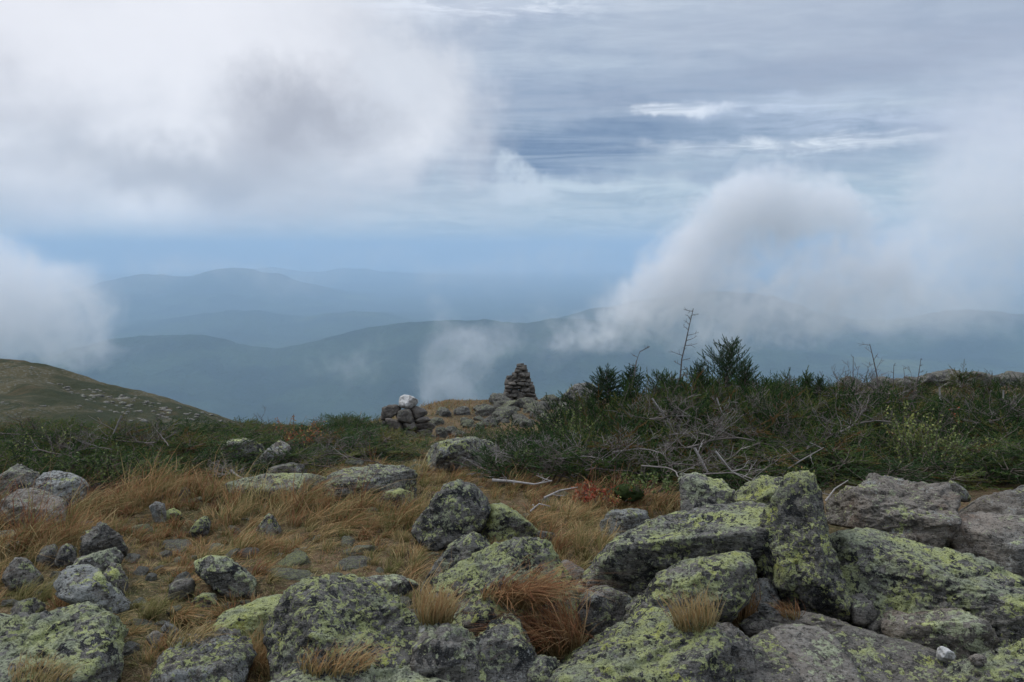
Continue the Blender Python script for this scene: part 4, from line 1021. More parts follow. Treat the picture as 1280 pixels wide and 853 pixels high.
# grass tufts rooted on or between the boulders
def tuft(px, py, rx, n, hgt, hue, lean, label, Y=None, group=None, wid=0.0035, spread=0.75):
    c0 = surf(px, py).copy()
    r_ = rx * c0[1] / F
    a = rs.uniform(0, 2 * PI, n); q = np.sqrt(rs.uniform(0, 1, n)) * r_
    root = np.stack([q * np.cos(a), q * np.sin(a) * 0.6, np.zeros(n)], 1)
    ang = math.atan2(lean[1], lean[0]) + rs.normal(0, spread, n); mag = math.hypot(*lean) * rs.uniform(0.5, 1.4, n)
    out = root[:, :2] / r_ * 0.35
    V, Fc, at = blades(root, hgt * rs.uniform(0.5, 1.2, n), np.stack([np.cos(ang) * mag, np.sin(ang) * mag], 1) + out, wid * rs.uniform(0.6, 1.3, n),
                       np.clip(hue + rs.normal(0, 0.12, n), 0, 1), rs.uniform(0, 1, n) ** 2, rs, 4)
    o = link('grass_tuft', mesh_np('grass_tuft', V, Fc, GRM, smooth=False, attrs=at), loc=tuple(c0 - np.array([0, 0, 0.01])))
    return tag(o, label, 'grass', group)
tuft(650, 752, 32, 520, 0.20, 0.93, (1.2, -0.3), 'reddish-brown tuft swept across the front of the streaked central boulder', Y=3.62)
tuft(688, 808, 40, 1300, 0.26, 0.95, (-0.9, 0.3), 'large rust-red tussock below the streaked central boulder', Y=3.15)
tuft(620, 745, 22, 160, 0.10, 0.85, (0.9, -0.2), 'sparse rusty grass in a seam of the streaked central boulder', Y=3.66)
tuft(725, 800, 30, 500, 0.16, 0.96, (-0.9, 0.2), 'rust-red grass at the right of the large rust-red tussock', Y=3.25)
tuft(918, 778, 24, 420, 0.20, 0.78, (-0.15, 0.1), 'upright tawny tuft with green base in front of the long tilted slab', Y=3.36)
tuft(868, 782, 26, 260, 0.15, 0.55, (-0.2, 0.0), 'thin straw-coloured tuft left of the upright tawny tuft', Y=3.34)
tuft(988, 770, 12, 90, 0.09, 0.88, (-0.6, 0), 'small rusty tuft at the foot of the tall upright boulder', Y=3.42)
tuft(330, 838, 44, 700, 0.17, 0.66, (0.6, 0.1), 'tawny tuft growing against the left of the humped dark boulder', Y=2.95)
tuft(420, 832, 46, 360, 0.10, 0.64, (0.7, 0.0), 'sparse tan grass across the foot of the humped dark boulder', Y=2.86)
tuft(545, 775, 22, 380, 0.15, 0.60, (0.3, 0.2), 'tawny tuft in the gap left of the streaked central boulder', Y=3.5)
tuft(50, 850, 40, 300, 0.09, 0.5, (0.5, 0), 'yellowish grass at the front of the corner boulder', Y=2.6)
tuft(235, 800, 30, 200, 0.08, 0.5, (0.8, 0), 'flattened straw grass above the pale bottom slab', Y=3.2)

# ------------------------------------------------------------------ twigs and needles
def tube_chain(P, rad, sides=3):
    """P (k,3), rad (k) -> verts, tris"""
    P = np.asarray(P, float); k = len(P)
    d = np.gradient(P, axis=0); d /= np.linalg.norm(d, axis=1)[:, None] + 1e-9
    ref = np.array([0.31, 0.2, 0.93])
    u = np.cross(d, ref); u /= np.linalg.norm(u, axis=1)[:, None] + 1e-9; v = np.cross(d, u)
    a = np.arange(sides) * 2 * PI / sides
    V = P[:, None] + np.asarray(rad)[:, None, None] * (np.cos(a)[None, :, None] * u[:, None] + np.sin(a)[None, :, None] * v[:, None])
    q = grid_faces(k, sides, True)
    return V.reshape(-1, 3), np.concatenate([q[:, [0, 1, 2]], q[:, [0, 2, 3]]])
class Bag:
    def __init__(s): s.V = []; s.F = []; s.A = {}; s.n = 0
    def add(s, V, F, **at):
        s.V.append(V); s.F.append(F + s.n); s.n += len(V)
        for k, v in at.items(): s.A.setdefault(k, []).append(np.broadcast_to(v, len(V)))
    def mesh(s, name, mat, smooth=False):
        return mesh_np(name, np.concatenate(s.V), np.concatenate(s.F), mat, smooth, {k: np.concatenate(v) for k, v in s.A.items()})
def shoot(n=30, L=0.09, nl=0.017, w=0.0026, seed=0):
    """a needled shoot along +x"""
    r = np.random.RandomState(seed)
    t = np.linspace(0.02, 1, n); a = r.uniform(0, 2 * PI, n) if True else 0
    base = np.stack([t * L, t * 0, t * 0], 1)
    out = np.stack([np.full(n, 0.75), np.cos(a), np.sin(a) * 0.75], 1); out /= np.linalg.norm(out, axis=1)[:, None]
    tip = base + out * (nl * (1 - 0.35 * t))[:, None]
    side = np.cross(out, r.normal(size=(n, 3))); side /= np.linalg.norm(side, axis=1)[:, None]
    V = np.stack([base - side * w / 2 - out * 0.002, base + side * w / 2 - out * 0.002, tip], 1).reshape(-1, 3)
    return V, np.arange(3 * n).reshape(-1, 3), np.tile([0, 0, 1.0], n) * 0.6 + np.repeat(t, 3) * 0.4
SH = [shoot(30, 0.088, 0.020, 0.0068, i) for i in range(5)]
def put_shoot(bag, pos, d, scale, hue, rnd, r, kind=None):
    V, Fc, t = SH[r.randint(5)] if kind is None else kind
    d = np.asarray(d, float); d /= np.linalg.norm(d)
    u = np.cross(d, [0.05, 0.03, 1.0]); u /= np.linalg.norm(u); v = np.cross(u, d)
    bag.add(pos + scale * (V[:, :1] * d + V[:, 1:2] * u + V[:, 2:] * v), Fc, hue=hue, tip=t, rnd=rnd)
def curve(p0, d0, L, k, r, up=0.0, wob=0.25, droop=0.0):
    P = [np.asarray(p0, float)]; d = np.asarray(d0, float) / np.linalg.norm(d0)
    for i in range(k):
        d = d + r.normal(size=3) * wob * np.array([1, 1, 0.6]) + np.array([0, 0, up - droop * i / k]); d /= np.linalg.norm(d)
        P.append(P[-1] + d * L / k)
    return np.array(P)
def spray(leaf, wood, p0, d0, L, r, hue, up=0.0, dens=1.0, sh=1.0, start=0.25, kind=None, wr=0.005, flat=0.5):
    """a needled branch: wood along a curve, shoots to both sides of its outer part"""
    k = 6; P = curve(p0, d0, L, k, r, up, 0.16)
    V, Fc = tube_chain(P, np.linspace(wr, wr * 0.4, k + 1)); wood.add(V, Fc, rnd=r.uniform(0, 0.5))
    m = max(4, int(L / 0.026 * dens))
    for j in range(m):
        f = start + (1 - start) * j / (m - 1); q = f * k; i = min(int(q), k - 1)
        pos = P[i] + (P[i + 1] - P[i]) * (q - i); ax = P[i + 1] - P[i]; ax /= np.linalg.norm(ax)
        sd = np.cross(ax, [0, 0, 1.0]); sd /= np.linalg.norm(sd) + 1e-9
        s_ = 1 if j % 2 else -1
        d = ax * 0.75 + sd * s_ * r.uniform(0.5, 1.0) + np.array([0, 0, r.uniform(-0.05, flat)])
        put_shoot(leaf, pos, d, sh * r.uniform(0.65, 1.15) * (1.15 - 0.45 * f), hue, r.uniform(0, 1), r, kind)
    put_shoot(leaf, P[-1], P[-1] - P[-2], sh, hue, r.uniform(0, 1), r, kind)

def fir_mat_mesh(seed, W=0.75, Dp=0.5, H=0.66, nb=104, dead=0.08, base_hue=0.3):
    r = np.random.RandomState(seed); leaf, wood = Bag(), Bag()
    ncl = 20
    for k in range(ncl):
        a = r.uniform(0, 2 * PI); q = math.sqrt(r.uniform(0, 1))
        x, y = q * math.cos(a) * W * 0.78, q * math.sin(a) * Dp * 0.85
        top = H * (1 - 0.5 * q * q) * r.uniform(0.35, 0.95)
        R_ = r.uniform(0.17, 0.30)
        chue = np.clip(base_hue + r.normal(0, 0.32), 0, 0.85)
        if r.uniform() < dead: chue = 0.97
        c0 = np.array([x, y, top - R_ * 0.6])
        P = np.array([[x * 0.5 - 0.12, y * 0.5, -0.15], [x * 0.85 - 0.05, y * 0.85, (top - R_) * 0.5], c0])
        V, Fc = tube_chain(P, [0.013, 0.010, 0.006], 4); wood.add(V, Fc, rnd=0.2)
        for b in range(9):
            ang = r.uniform(0, 2 * PI); el = r.uniform(-0.12, 0.38) if b < 7 else 0.8
            d = (math.cos(ang) + 0.35, math.sin(ang), el)
            spray(leaf, wood, c0 + r.normal(size=3) * 0.02, d, R_ * r.uniform(0.8, 1.25), r, np.clip(chue + r.normal(0, 0.06), 0, 1), up=0.04, dens=0.9, sh=0.95, start=0.2, flat=0.14)
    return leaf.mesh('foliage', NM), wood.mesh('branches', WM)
MATS = [fir_mat_mesh(20 + i, base_hue=[0.22, 0.34, 0.42, 0.55, 0.28, 0.48][i], dead=[0.02, 0.08, 0.04, 0.14, 0.05, 0.10][i]) for i in range(6)]
TONE = ['dark green', 'mid green', 'green', 'olive and browning', 'deep green', 'yellowish green']
def shrub(px, Y, i, side, hs=1.0, ws=1.0, px_y=None):
    x = (px - 640) / F * Y / CP * 0.985
    z = gh(x, Y)[0]
    e = link('fir_shrub', None, loc=(x, Y, z - 0.02), rot=(rng.uniform(-.08, .08), rng.uniform(-.08, .08), rng.uniform(-0.5, 0.5)))
    s = rng.uniform(0.85, 1.2)
    e.scale = (s * ws * rng.choice([1, 1, 1]), s * rng.uniform(0.85, 1.15), s * hs * (0.84 if side == 'right' else 0.70))
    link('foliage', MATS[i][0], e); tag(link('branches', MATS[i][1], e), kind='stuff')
    d = (z + 0.3 - EYE) / Y
    py = 426.5 - F * math.tan(math.atan(d) + PITCH)
    lab = where(px, py, f'low {TONE[i]} fir shrub')
    if side == 'left': tag(e, lab or f'low {TONE[i]} fir shrub in the mat of scrub at the left', 'shrub', 'low fir scrub at the left')
    else: tag(e, lab or f'low {TONE[i]} fir shrub in the mat of scrub at the right', 'shrub', 'low fir scrub at the right')
    return e
rng = random.Random(17)
for Y, x0, x1, step, hs in [(6.2, 880, 1440, 96, 0.75), (6.8, 700, 1440, 86, 1.0), (7.4, 700, 1440, 80, 1.2), (8.1, 690, 1440, 74, 1.35), (8.9, 700, 1440, 68, 1.55), (9.8, 715, 1440, 62, 1.7), (10.9, 725, 1440, 60, 1.7), (12.3, 770, 1440, 56, 1.6), (14.2, 800, 1440, 54, 1.6), (16.6, 840, 1440, 54, 1.6), (19.5, 860, 1440, 54, 1.6)]:
    px = x0 + rng.uniform(0, step * 0.5)
    while px < x1:
        if not (Y < 6.6 and 690 < px < 860):
            shrub(px, Y * rng.uniform(0.97, 1.03), rng.choice([0, 1, 2, 4, 0, 1, 3, 5]), 'right', hs * rng.uniform(0.75, 1.15) * (0.86 + 0.38 * math.exp(-((px - 860) / 110) ** 2)))
        px += step * rng.uniform(0.85, 1.15)
for Y, x0, x1, step, hs in [(6.9, -20, 250, 84, 0.95), (7.6, -30, 300, 78, 1.0), (8.4, -30, 300, 72, 1.0), (8.6, 370, 470, 50, 0.6), (9.3, -30, 480, 62, 0.85), (10.4, -30, 485, 58, 0.75), (11.4, -30, 470, 54, 0.7), (13.4, -30, 440, 56, 0.65), (15.4, -30, 440, 54, 0.6), (17.8, 60, 420, 54, 0.55)]:
    px = x0 + rng.uniform(0, step * 0.5)
    while px < x1:
        shrub(px, Y * rng.uniform(0.97, 1.03), rng.choice([0, 1, 4, 0, 1, 2, 5, 3]), 'left', hs * rng.uniform(0.8, 1.1), 0.9)
        px += step * rng.uniform(0.85, 1.15)
for px, Y, i, hs in [(455, 12.6, 4, 0.7), (430, 13.0, 0, 0.7), (610, 9.0, 0, 0.7), (640, 8.2, 4, 0.6), (665, 9.2, 2, 0.7), (700, 10.5, 1, 0.8)]:
    shrub(px, Y, i, 'right', hs, 0.6)

# ------------------------------------------------------------------ upright little firs
def fir(px, py_top, py_base, Y, half, tiers, seed, label, sh=1.15, openn=0.5, hue=0.18, rise=0.35, lean=0.0, thick=0.010):
    r = np.random.RandomState(seed); leaf, wood = Bag(), Bag()
    b0 = at_y(px, py_base, Y); top = at_y(px, py_top + 12, Y); H = top[2] - b0[2]; Wd = half * Y / F
    e = link('fir_tree', None, loc=tuple(b0)); tag(e, label, 'fir tree')
    P = np.array([[lean * H * (f ** 1.5) + r.normal() * 0.008, r.normal() * 0.008, H * f * 0.97] for f in np.linspace(-0.25, 1, 8)])
    trunk = Bag(); V, Fc = tube_chain(P, np.linspace(thick * 1.6, 0.003, 8), 6); trunk.add(V, Fc, rnd=0.3)
    big = shoot(44, 0.058, 0.014, 0.0042, 77)
    tiers = int(tiers * 1.5)
    for k in range(tiers):
        f = 0.10 + 0.86 * k / (tiers - 1); z = H * f
        x0 = np.interp(f, np.linspace(-0.25, 1, 8), P[:, 0])
        n = 7 if f < 0.8 else 5
        for j in range(n):
            a = 2 * PI * j / n + r.uniform(-.4, .4)
            L = Wd * (1.08 - f) ** 0.75 * r.uniform(0.75, 1.15) + 0.02
            spray(leaf, wood, (x0, 0, z), (math.cos(a), math.sin(a), rise + 0.4 * f), max(L, 0.06), r, np.clip(hue + r.normal(0, .1), 0, .8), up=0.06, dens=openn * 1.8, sh=sh * 0.9, start=0.18, kind=big, wr=0.004, flat=0.6)
    put_shoot(leaf, P[-1] - np.array([0, 0, 0.03]), (lean * 0.5, 0, 1), 1.1, hue, 0.5, r, big)
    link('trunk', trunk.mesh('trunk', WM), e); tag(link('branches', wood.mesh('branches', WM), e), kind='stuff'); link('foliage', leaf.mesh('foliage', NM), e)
    return e
fir(757, 454, 512, 9.6, 36, 9, 1, 'small dense round-topped fir tree, leftmost on the right-hand skyline', openn=0.95, hue=0.10, rise=0.05)
fir(789, 452, 510, 9.8, 24, 8, 2, 'small narrow fir tree between the round fir and the tall bare snag', openn=0.7, hue=0.15)
fir(906, 421, 496, 9.4, 50, 8, 3, 'spiky open-branched fir tree, the tallest green one on the skyline', sh=1.25, openn=0.55, hue=0.20, rise=0.55, lean=0.08)
fir(930, 446, 500, 9.6, 26, 6, 4, 'smaller spiky fir crowding the right of the tallest green one', sh=1.15, openn=0.55, hue=0.22, rise=0.5)
fir(874, 448, 505, 9.7, 26, 6, 5, 'small ragged fir at the foot of the tall bare snag', openn=0.6, hue=0.2, rise=0.5)
fir(826, 462, 505, 9.9, 36, 6, 6, 'low ragged fir tree to the left of the tall bare snag', openn=0.5, hue=0.25, rise=0.35)
fir(1008, 461, 505, 9.9, 14, 5, 7, 'tiny upright fir with one finger-like leader right of the spiky firs', openn=0.6, hue=0.3, rise=0.9)
fir(1023, 466, 505, 10.0, 14, 5, 8, 'tiny bushy fir just right of the finger-like one', openn=0.8, hue=0.15, rise=0.6)
fir(845, 470, 512, 9.2, 24, 5, 9, 'stubby fir in front of the tall bare snag', openn=0.6, hue=0.3, rise=0.5)
fir(962, 476, 515, 9.3, 44, 5, 10, 'wide low fir right of the smaller spiky fir', openn=0.6, hue=0.3, rise=0.4)

# ------------------------------------------------------------------ dead wood
def twig(bag, p0, d0, L, rad, r, level=0, shade=0.6, up=0.0, wob=0.22, minr=0.0022, kids=(3, 6)):
    k = 7 if level == 0 else 4
    P = curve(p0, d0, L, k, r, up, wob)
    V, Fc = tube_chain(P, np.linspace(rad, max(rad * 0.35, minr), k + 1), 5 if level == 0 else 3)
    bag.add(V, Fc, rnd=np.clip(shade + r.normal(0, 0.15), 0, 1))
    if level < 2:
        for _ in range(r.randint(*kids)):
            f = r.uniform(0.25, 0.95) * k; i = min(int(f), k - 1)
            ax = P[i + 1] - P[i]; ax /= np.linalg.norm(ax); sd = r.normal(size=3); sd -= sd @ ax * ax; sd /= np.linalg.norm(sd)
            twig(bag, P[i], ax * 0.7 + sd * r.uniform(0.5, 1.0) + np.array([0, 0, 0.12]), L * r.uniform(0.25, 0.5), max(rad * 0.5, minr), r, level + 1, shade, up, wob, minr, kids)
def brush_mesh(seed, W=0.6, H=0.3, n=16, shade=0.6, up=0.03):
    r = np.random.RandomState(seed); b = Bag()
    sp = curve((-W * 0.6, 0, 0.03), (1, 0.15, 0.12), W * 1.2, 12, r, 0, 0.22)
    V, Fc = tube_chain(sp, np.linspace(0.014, 0.007, 13), 6); b.add(V, Fc, rnd=shade)
    for _ in range(n):
        a = r.uniform(0, 2 * PI); p = sp[r.randint(0, 13)]
        twig(b, p, (math.cos(a), math.sin(a) * 0.5, r.uniform(0.0, 0.9)), r.uniform(0.3, 0.6), r.uniform(0.0035, 0.006), r, 0, shade, up)
    return b.mesh('dead_brush', DM)
BR_ = [brush_mesh(60 + i, shade=[0.62, 0.22, 0.42, 0.08][i], n=[12, 11, 6, 5][i]) for i in range(4)]
def brush(px, py, i, s, label, Y=None, group='tangles of dead branches'):
    c0 = hit(px, py) if Y is None else at_y(px, py, Y)
    o = tag(link('dead_brush', BR_[i]), kind=None); o.location = c0; s *= 0.82; o.scale = (s, s * 0.8, s * 0.75); o.rotation_euler = (0, 0, rng.uniform(-0.6, 0.6))
    py_ = py - 25
    tag(o, label or where(px, py_, 'tangle of bleached dead branches') or 'tangle of bleached dead branches lying in the scrub', 'dead branches', group)
brush(650, 604, 0, 1.0, 'pale grey heap of dead twigs at the left end of the right-hand scrub')
brush(690, 606, 1, 1.1, 'dense grey-brown heap of dead twigs below the big cairn and left of the firs')
brush(700, 590, 2, 1.1, None, Y=6.8)
for px, py, Y, i, s in [(640, 585, 7.2, 1, 0.9), (665, 578, 7.4, 0, 0.8), (735, 575, 6.6, 2, 0.9), (775, 592, 6.2, 3, 0.9), (800, 565, 6.5, 2, 0.8), (840, 590, 5.9, 2, 0.8), (880, 585, 5.9, 3, 0.9), (915, 595, 5.7, 2, 0.7), (950, 590, 5.8, 3, 0.8), (870, 545, 6.9, 2, 0.8), (925, 550, 6.8, 3, 0.8),
                        (815, 520, 8.2, 2, 0.8), (900, 510, 8.6, 3, 0.8), (1000, 520, 7.9, 3, 0.8), (1040, 560, 6.6, 3, 1.0), (1090, 500, 9.6, 1, 1.2), (1110, 495, 10.2, 2, 1.0), (1060, 500, 9.8, 3, 1.2), (1140, 505, 9.2, 3, 1.1), (1180, 540, 7.4, 3, 0.9), (1235, 520, 8.2, 3, 1.2), (1265, 530, 7.8, 1, 1.0),
                        (850, 530, 7.4, 1, 1.0), (900, 560, 6.5, 1, 1.0), (945, 525, 7.8, 1, 1.0), (985, 560, 6.6, 3, 1.0), (1075, 540, 7.2, 1, 1.1), (1090, 482, 10.8, 3, 0.8), (60, 570, 7.0, 3, 0.8), (110, 570, 7.4, 1, 0.9), (160, 555, 7.9, 3, 0.9), (205, 560, 7.8, 1, 0.9), (420, 575, 7.6, 1, 0.8), (450, 578, 7.6, 3, 0.8), (400, 585, 7.2, 3, 0.6), (290, 600, 6.8, 0, 0.5), (330, 545, 9.5, 3, 0.9), (30, 545, 8.4, 3, 0.9)]:
    brush(px, py, i, s, None, Y=Y)
def stick(name, pts, Y, rad, seed, label, kids=6, klen=0.12, shade=0.3, dY=0.0, up=0.02, tipr=0.35, cat='dead tree'):
    """one bare stem following pts as seen from the summit, with side twigs"""
    r = np.random.RandomState(seed); b = Bag()
    W_ = np.array([at_y(px, py, Y + dY * i) for i, (px, py) in enumerate(pts)]); o0 = W_[0]
    P = W_ - o0; P = P + r.normal(size=P.shape) * np.array([0, rad * 2, 0])
    V, Fc = tube_chain(P, np.linspace(rad, rad * tipr, len(P)), 6); b.add(V, Fc, rnd=shade)
    for j in range(kids):
        f = (0.25 + 0.72 * j / max(kids - 1, 1)) * (len(P) - 1); i = min(int(f), len(P) - 2); pos = P[i] + (P[i + 1] - P[i]) * (f - i)
        a = r.uniform(0, 2 * PI)
        twig(b, pos, (math.cos(a), math.sin(a) * 0.7, r.uniform(0.0, 0.7)), klen * r.uniform(0.5, 1.2) * (1.2 - 0.5 * j / max(kids, 1)), rad * 0.38, r, 1, shade, up, 0.18, 0.0018, (2, 4))
    o = link(name, b.mesh(name, DM), loc=tuple(o0)); tag(o, label, cat); return o
stick('dead_tree', [(838, 515), (845, 490), (850, 470), (853, 450), (857, 428), (862, 405), (867, 386)], 9.5, 0.0125, 1, 'tall bare snag with fine side twigs leaning right on the skyline', kids=16, klen=0.15, shade=0.08)
stick('dead_tree', [(786, 500), (792, 470), (795, 452), (800, 440), (812, 433)], 9.7, 0.010, 2, 'short forked bare stem above the narrow fir tree', kids=5, klen=0.12, shade=0.15)
stick('dead_tree', [(1099, 505), (1096, 470), (1091, 448), (1086, 430)], 9.8, 0.010, 3, 'forked bare stem standing highest on the right-hand skyline', kids=5, klen=0.18, shade=0.15)
stick('dead_tree', [(1065, 500), (1066, 470), (1067, 446)], 9.8, 0.008, 4, 'single thin bare stem left of the forked one', kids=3, klen=0.07, shade=0.1)
stick('dead_tree', [(987, 500), (987, 480), (986, 459)], 9.8, 0.007, 5, 'thin bare twig upright on the skyline right of the spiky firs', kids=1, klen=0.05, shade=0.1)
stick('dead_tree', [(1140, 505), (1146, 470), (1150, 448)], 9.9, 0.008, 6, 'bare knobbly stem right of the forked one', kids=5, klen=0.07, shade=0.12)
stick('dead_tree', [(1117, 500), (1116, 475), (1116, 456)], 9.9, 0.008, 7, 'short bare stem between the forked one and the knobbly one', kids=4, klen=0.07, shade=0.15)
stick('dead_tree', [(1128, 505), (1130, 480), (1131, 460)], 10.1, 0.007, 8, 'short bare stem just left of the knobbly one', kids=4, klen=0.07, shade=0.2)
stick('dead_branch', [(868, 560), (876, 575), (884, 590)], 5.9, 0.010, 9, 'straight pale broken branch sloping down behind the squat boulder', kids=1, klen=0.1, shade=0.95, tipr=0.8, cat='branch')
stick('dead_branch', [(895, 565), (915, 590), (945, 606)], 5.6, 0.008, 10, 'forked pale branch reaching down to the blocky boulder', kids=4, klen=0.2, shade=0.95, cat='branch')
stick('dead_branch', [(615, 600), (640, 602), (668, 606), (690, 600)], 5.9, 0.013, 11, 'thick pale curved dead branch on the ground below the grey heap of twigs', kids=4, klen=0.15, shade=0.9, cat='branch')
stick('dead_branch', [(680, 622), (700, 614), (722, 609)], 5.6, 0.009, 12, 'pale dead branch lying on the grass below the dense grey-brown heap', kids=1, klen=0.1, shade=0.85, cat='branch')
stick('dead_branch', [(663, 640), (674, 631), (688, 634)], 5.2, 0.007, 13, 'small pale stick on the ground behind the low green rock', kids=1, klen=0.06, shade=0.9, cat='branch')
stick('dead_branch', [(815, 498), (830, 520), (850, 535), (868, 545)], 7.6, 0.009, 14, 'long curved pale branch hanging across the scrub left of centre right', kids=3, klen=0.2, shade=0.8, cat='branch')
stick('dead_branch', [(896, 498), (902, 515), (912, 530)], 7.8, 0.008, 15, 'pale crooked branch below the spiky fir tree', kids=4, klen=0.15, shade=0.9, cat='branch')
stick('dead_branch', [(960, 600), (1000, 575), (1030, 560)], 6.1, 0.008, 16, 'slender grey branch arching right above the tall upright boulder', kids=4, klen=0.2, shade=0.6, cat='branch')
stick('dead_branch', [(1030, 625), (1045, 612), (1060, 600)], 5.4, 0.008, 17, 'pale twig over the bare peat left of the grey-brown ledge', kids=1, klen=0.08, shade=0.9, cat='branch')
stick('dead_branch', [(1035, 655), (1062, 652), (1090, 660)], 4.7, 0.006, 18, 'thin pale stick on the bare peat under the grey-brown ledge', kids=0, shade=0.9, cat='branch')
stick('dead_branch', [(460, 555), (470, 562), (480, 572)], 9.0, 0.009, 19, 'pale straight stick in the scrub below the small cairn', kids=0, shade=0.85, cat='branch')
stick('dead_branch', [(288, 588), (298, 594), (310, 600)], 6.9, 0.010, 20, 'bleached white stick in front of the slanted pale slab', kids=2, klen=0.12, shade=1.0, cat='branch')
stick('dead_branch', [(1254, 508), (1255, 498), (1254, 488)], 9.0, 0.009, 21, 'short white upright stub near the right edge of the scrub', kids=0, shade=1.0, tipr=0.9, cat='branch')
stick('dead_branch', [(1174, 500), (1174, 492), (1173, 484)], 10.5, 0.012, 22, 'white stub of dead wood among the scrub below the skyline boulders', kids=0, shade=1.0, tipr=0.9, cat='branch')
stick('dead_branch', [(152, 520), (140, 545), (125, 562), (108, 566)], 8.0, 0.010, 23, 'tan dead branch curving down through the left scrub', kids=5, klen=0.22, shade=0.6, cat='branch')

# ------------------------------------------------------------------ leafy plants
def leafy(px, py, n, R_, H, hue, label, name='leafy_shrub', Y=None, seed=0, leaf=0.020, cat='shrub', spread=0.1):
    r = np.random.RandomState(seed + 300); b = Bag(); st = Bag()
    c0 = hit(px, py) if Y is None else at_y(px, py, Y)
    for _ in range(max(n // 14, 6)):
        a = r.uniform(0, 2 * PI); q = math.sqrt(r.uniform(0, 1)) * R_
        P = curve((q * math.cos(a) * 0.6, q * math.sin(a) * 0.5, -0.02), (math.cos(a) * 0.5 + 0.2, math.sin(a) * 0.5, 1.0), H * r.uniform(0.6, 1.2), 5, r, 0, 0.2)
        V, Fc = tube_chain(P, np.linspace(0.003, 0.0015, 6)); st.add(V, Fc, rnd=0.2)
        for j in range(14):
            f = r.uniform(0.3, 1) * 5; i = min(int(f), 4); pos = P[i] + (P[i + 1] - P[i]) * (f - i)
            d = r.normal(size=3) + np.array([0, 0, 0.3]); d /= np.linalg.norm(d); s_ = np.cross(d, r.normal(size=3)); s_ /= np.linalg.norm(s_)
            l = leaf * r.uniform(0.7, 1.4)
            nrm = np.cross(d, s_)
            V = np.array([pos, pos + d * l * 0.5 + s_ * l * 0.32 + nrm * l * 0.1, pos + d * l, pos + d * l * 0.5 - s_ * l * 0.32 + nrm * l * 0.1])
            b.add(V, np.array([(0, 1, 2), (0, 2, 3)]), hue=np.clip(hue + r.normal(0, spread), 0, 1), tip=0.5, rnd=r.uniform(0, 1))
    e = link(name, None, loc=tuple(c0)); tag(e, label, cat)
    link('leaves', b.mesh('leaves', LM), e); link('stems', st.mesh('stems', WM), e)
leafy(1160, 590, 900, 0.32, 0.42, 0.42, 'yellow-green leafy bush in the middle of the right-hand scrub', Y=6.5, seed=1)
leafy(1140, 560, 420, 0.22, 0.40, 0.55, 'pale leafy stems behind the yellow-green bush', Y=7.2, seed=2, leaf=0.026)
leafy(1210, 575, 420, 0.35, 0.22, 0.5, 'patch of small yellow-green leaves right of the yellow-green bush', Y=6.7, seed=3)
leafy(140, 604, 900, 0.35, 0.30, 0.28, 'leafy green shrub in front of the left scrub', Y=6.5, seed=4)
leafy(190, 600, 500, 0.25, 0.22, 0.22, 'smaller dark leafy shrub right of the leafy green one', Y=6.6, seed=5)
leafy(735, 622, 420, 0.20, 0.12, 0.97, 'low patch of crimson leaves at the front of the right-hand scrub', Y=5.6, seed=6, name='crimson_plant', cat='plant', spread=0.06)
leafy(765, 625, 240, 0.20, 0.09, 0.86, 'russet leafy patch beside the crimson leaves', Y=5.6, seed=7, name='russet_plant', cat='plant')
leafy(370, 560, 500, 0.16, 0.34, 0.88, 'rust-red bushy plant in the left scrub', Y=8.6, seed=8, name='russet_plant', cat='plant')
leafy(1210, 540, 260, 0.20, 0.25, 0.95, 'dull red leafy patch high in the right-hand scrub', Y=8.2, seed=9, name='crimson_plant', cat='plant')
leafy(985, 606, 260, 0.25, 0.16, 0.62, 'yellowish low plant just above the tall upright boulder', Y=5.9, seed=10, name='leafy_plant', cat='plant')
leafy(720, 560, 420, 0.16, 0.40, 0.40, 'light green upright bush left of the firs', Y=7.6, seed=11)
leafy(655, 575, 200, 0.12, 0.12, 0.15, 'small dark green plant inside the grey heap of twigs', Y=6.6, seed=12, name='leafy_plant', cat='plant')
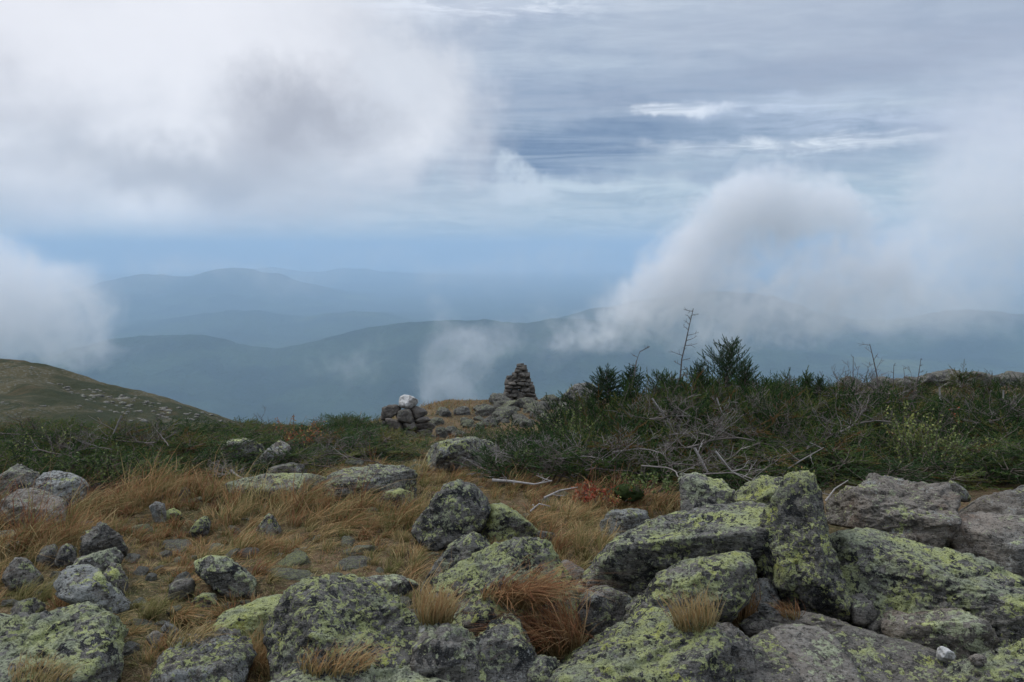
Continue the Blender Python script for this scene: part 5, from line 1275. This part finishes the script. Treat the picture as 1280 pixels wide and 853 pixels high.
leafy(45, 575, 300, 0.3, 0.3, 0.5, 'pale olive shrub at the far left of the scrub', Y=7.4, seed=13)
leafy(810, 612, 260, 0.25, 0.14, 0.35, 'low green plant below the dead branches, left of the squat boulder', Y=5.6, seed=14, name='leafy_plant', cat='plant')

MM, N = new_mat('dark_moss')
OC = N.n('ShaderNodeTexCoord').outputs['Object']
q1 = N.noise(OC, 40, 4, 0.7)
finish(MM, N, N.mix(q1, (0.025, 0.045, 0.012), (0.07, 0.10, 0.03)), 0.95, bump(N, N.noise(OC, 120, 3, 0.7), 1.0, 0.02), 0.1)
for i, (px, py, rx, Y, lab) in enumerate([(785, 617, 24, 5.7, 'rounded dark green moss cushion right of the crimson leaves'), (40, 762, 12, 3.5, 'small moss cushion above the corner boulder')]):
    V, f = body(lambda a: np.ones(len(a)), 0.8, 70 + i, 4, (), 3, 2.4, 10, 2.0)
    s = rx * Y / F
    o = link('moss_cushion', mesh_np('moss_cushion', V, f, MM)); o.location = at_y(px, py, Y); o.scale = (s * 0.8, s * 0.8, s * 0.45); tag(o, lab, 'moss')

# rocks strewn over the near hill, too many and too small to pick apart
r = np.random.RandomState(5); bag = Bag(); Vs, fs = ico(1)
n = 2600
u_ = r.uniform(-0.68, -0.30, n); y_ = r.uniform(55, 150, n)
patch = fbm(np.stack([u_ * y_ / 16, y_ / 22, u_ * 0 + 2], 1), 3)
kk = (patch > 0.26) & (r.uniform(0, 1, n) < 0.7)
for ui, yi, pp in zip(u_[kk], y_[kk], patch[kk]):
    s = r.uniform(0.06, 0.34) * (0.6 + pp); z = near_hill(np.array([ui]), np.array([yi]))[0]
    V = Vs * (1 + 0.35 * r.normal(size=(len(Vs), 1)) * 0.6) * np.array([s * 1.3, s, s * 0.5]) + np.array([ui * yi, yi, z])
    bag.add(V, fs)
o = link('boulder_field', bag.mesh('boulder_field', RM, False)); o.color = (0.3, 0.3, 0.3, 1)
tag(o, 'pale rocks strewn over the near hill at the left', 'rocks', kind='stuff')
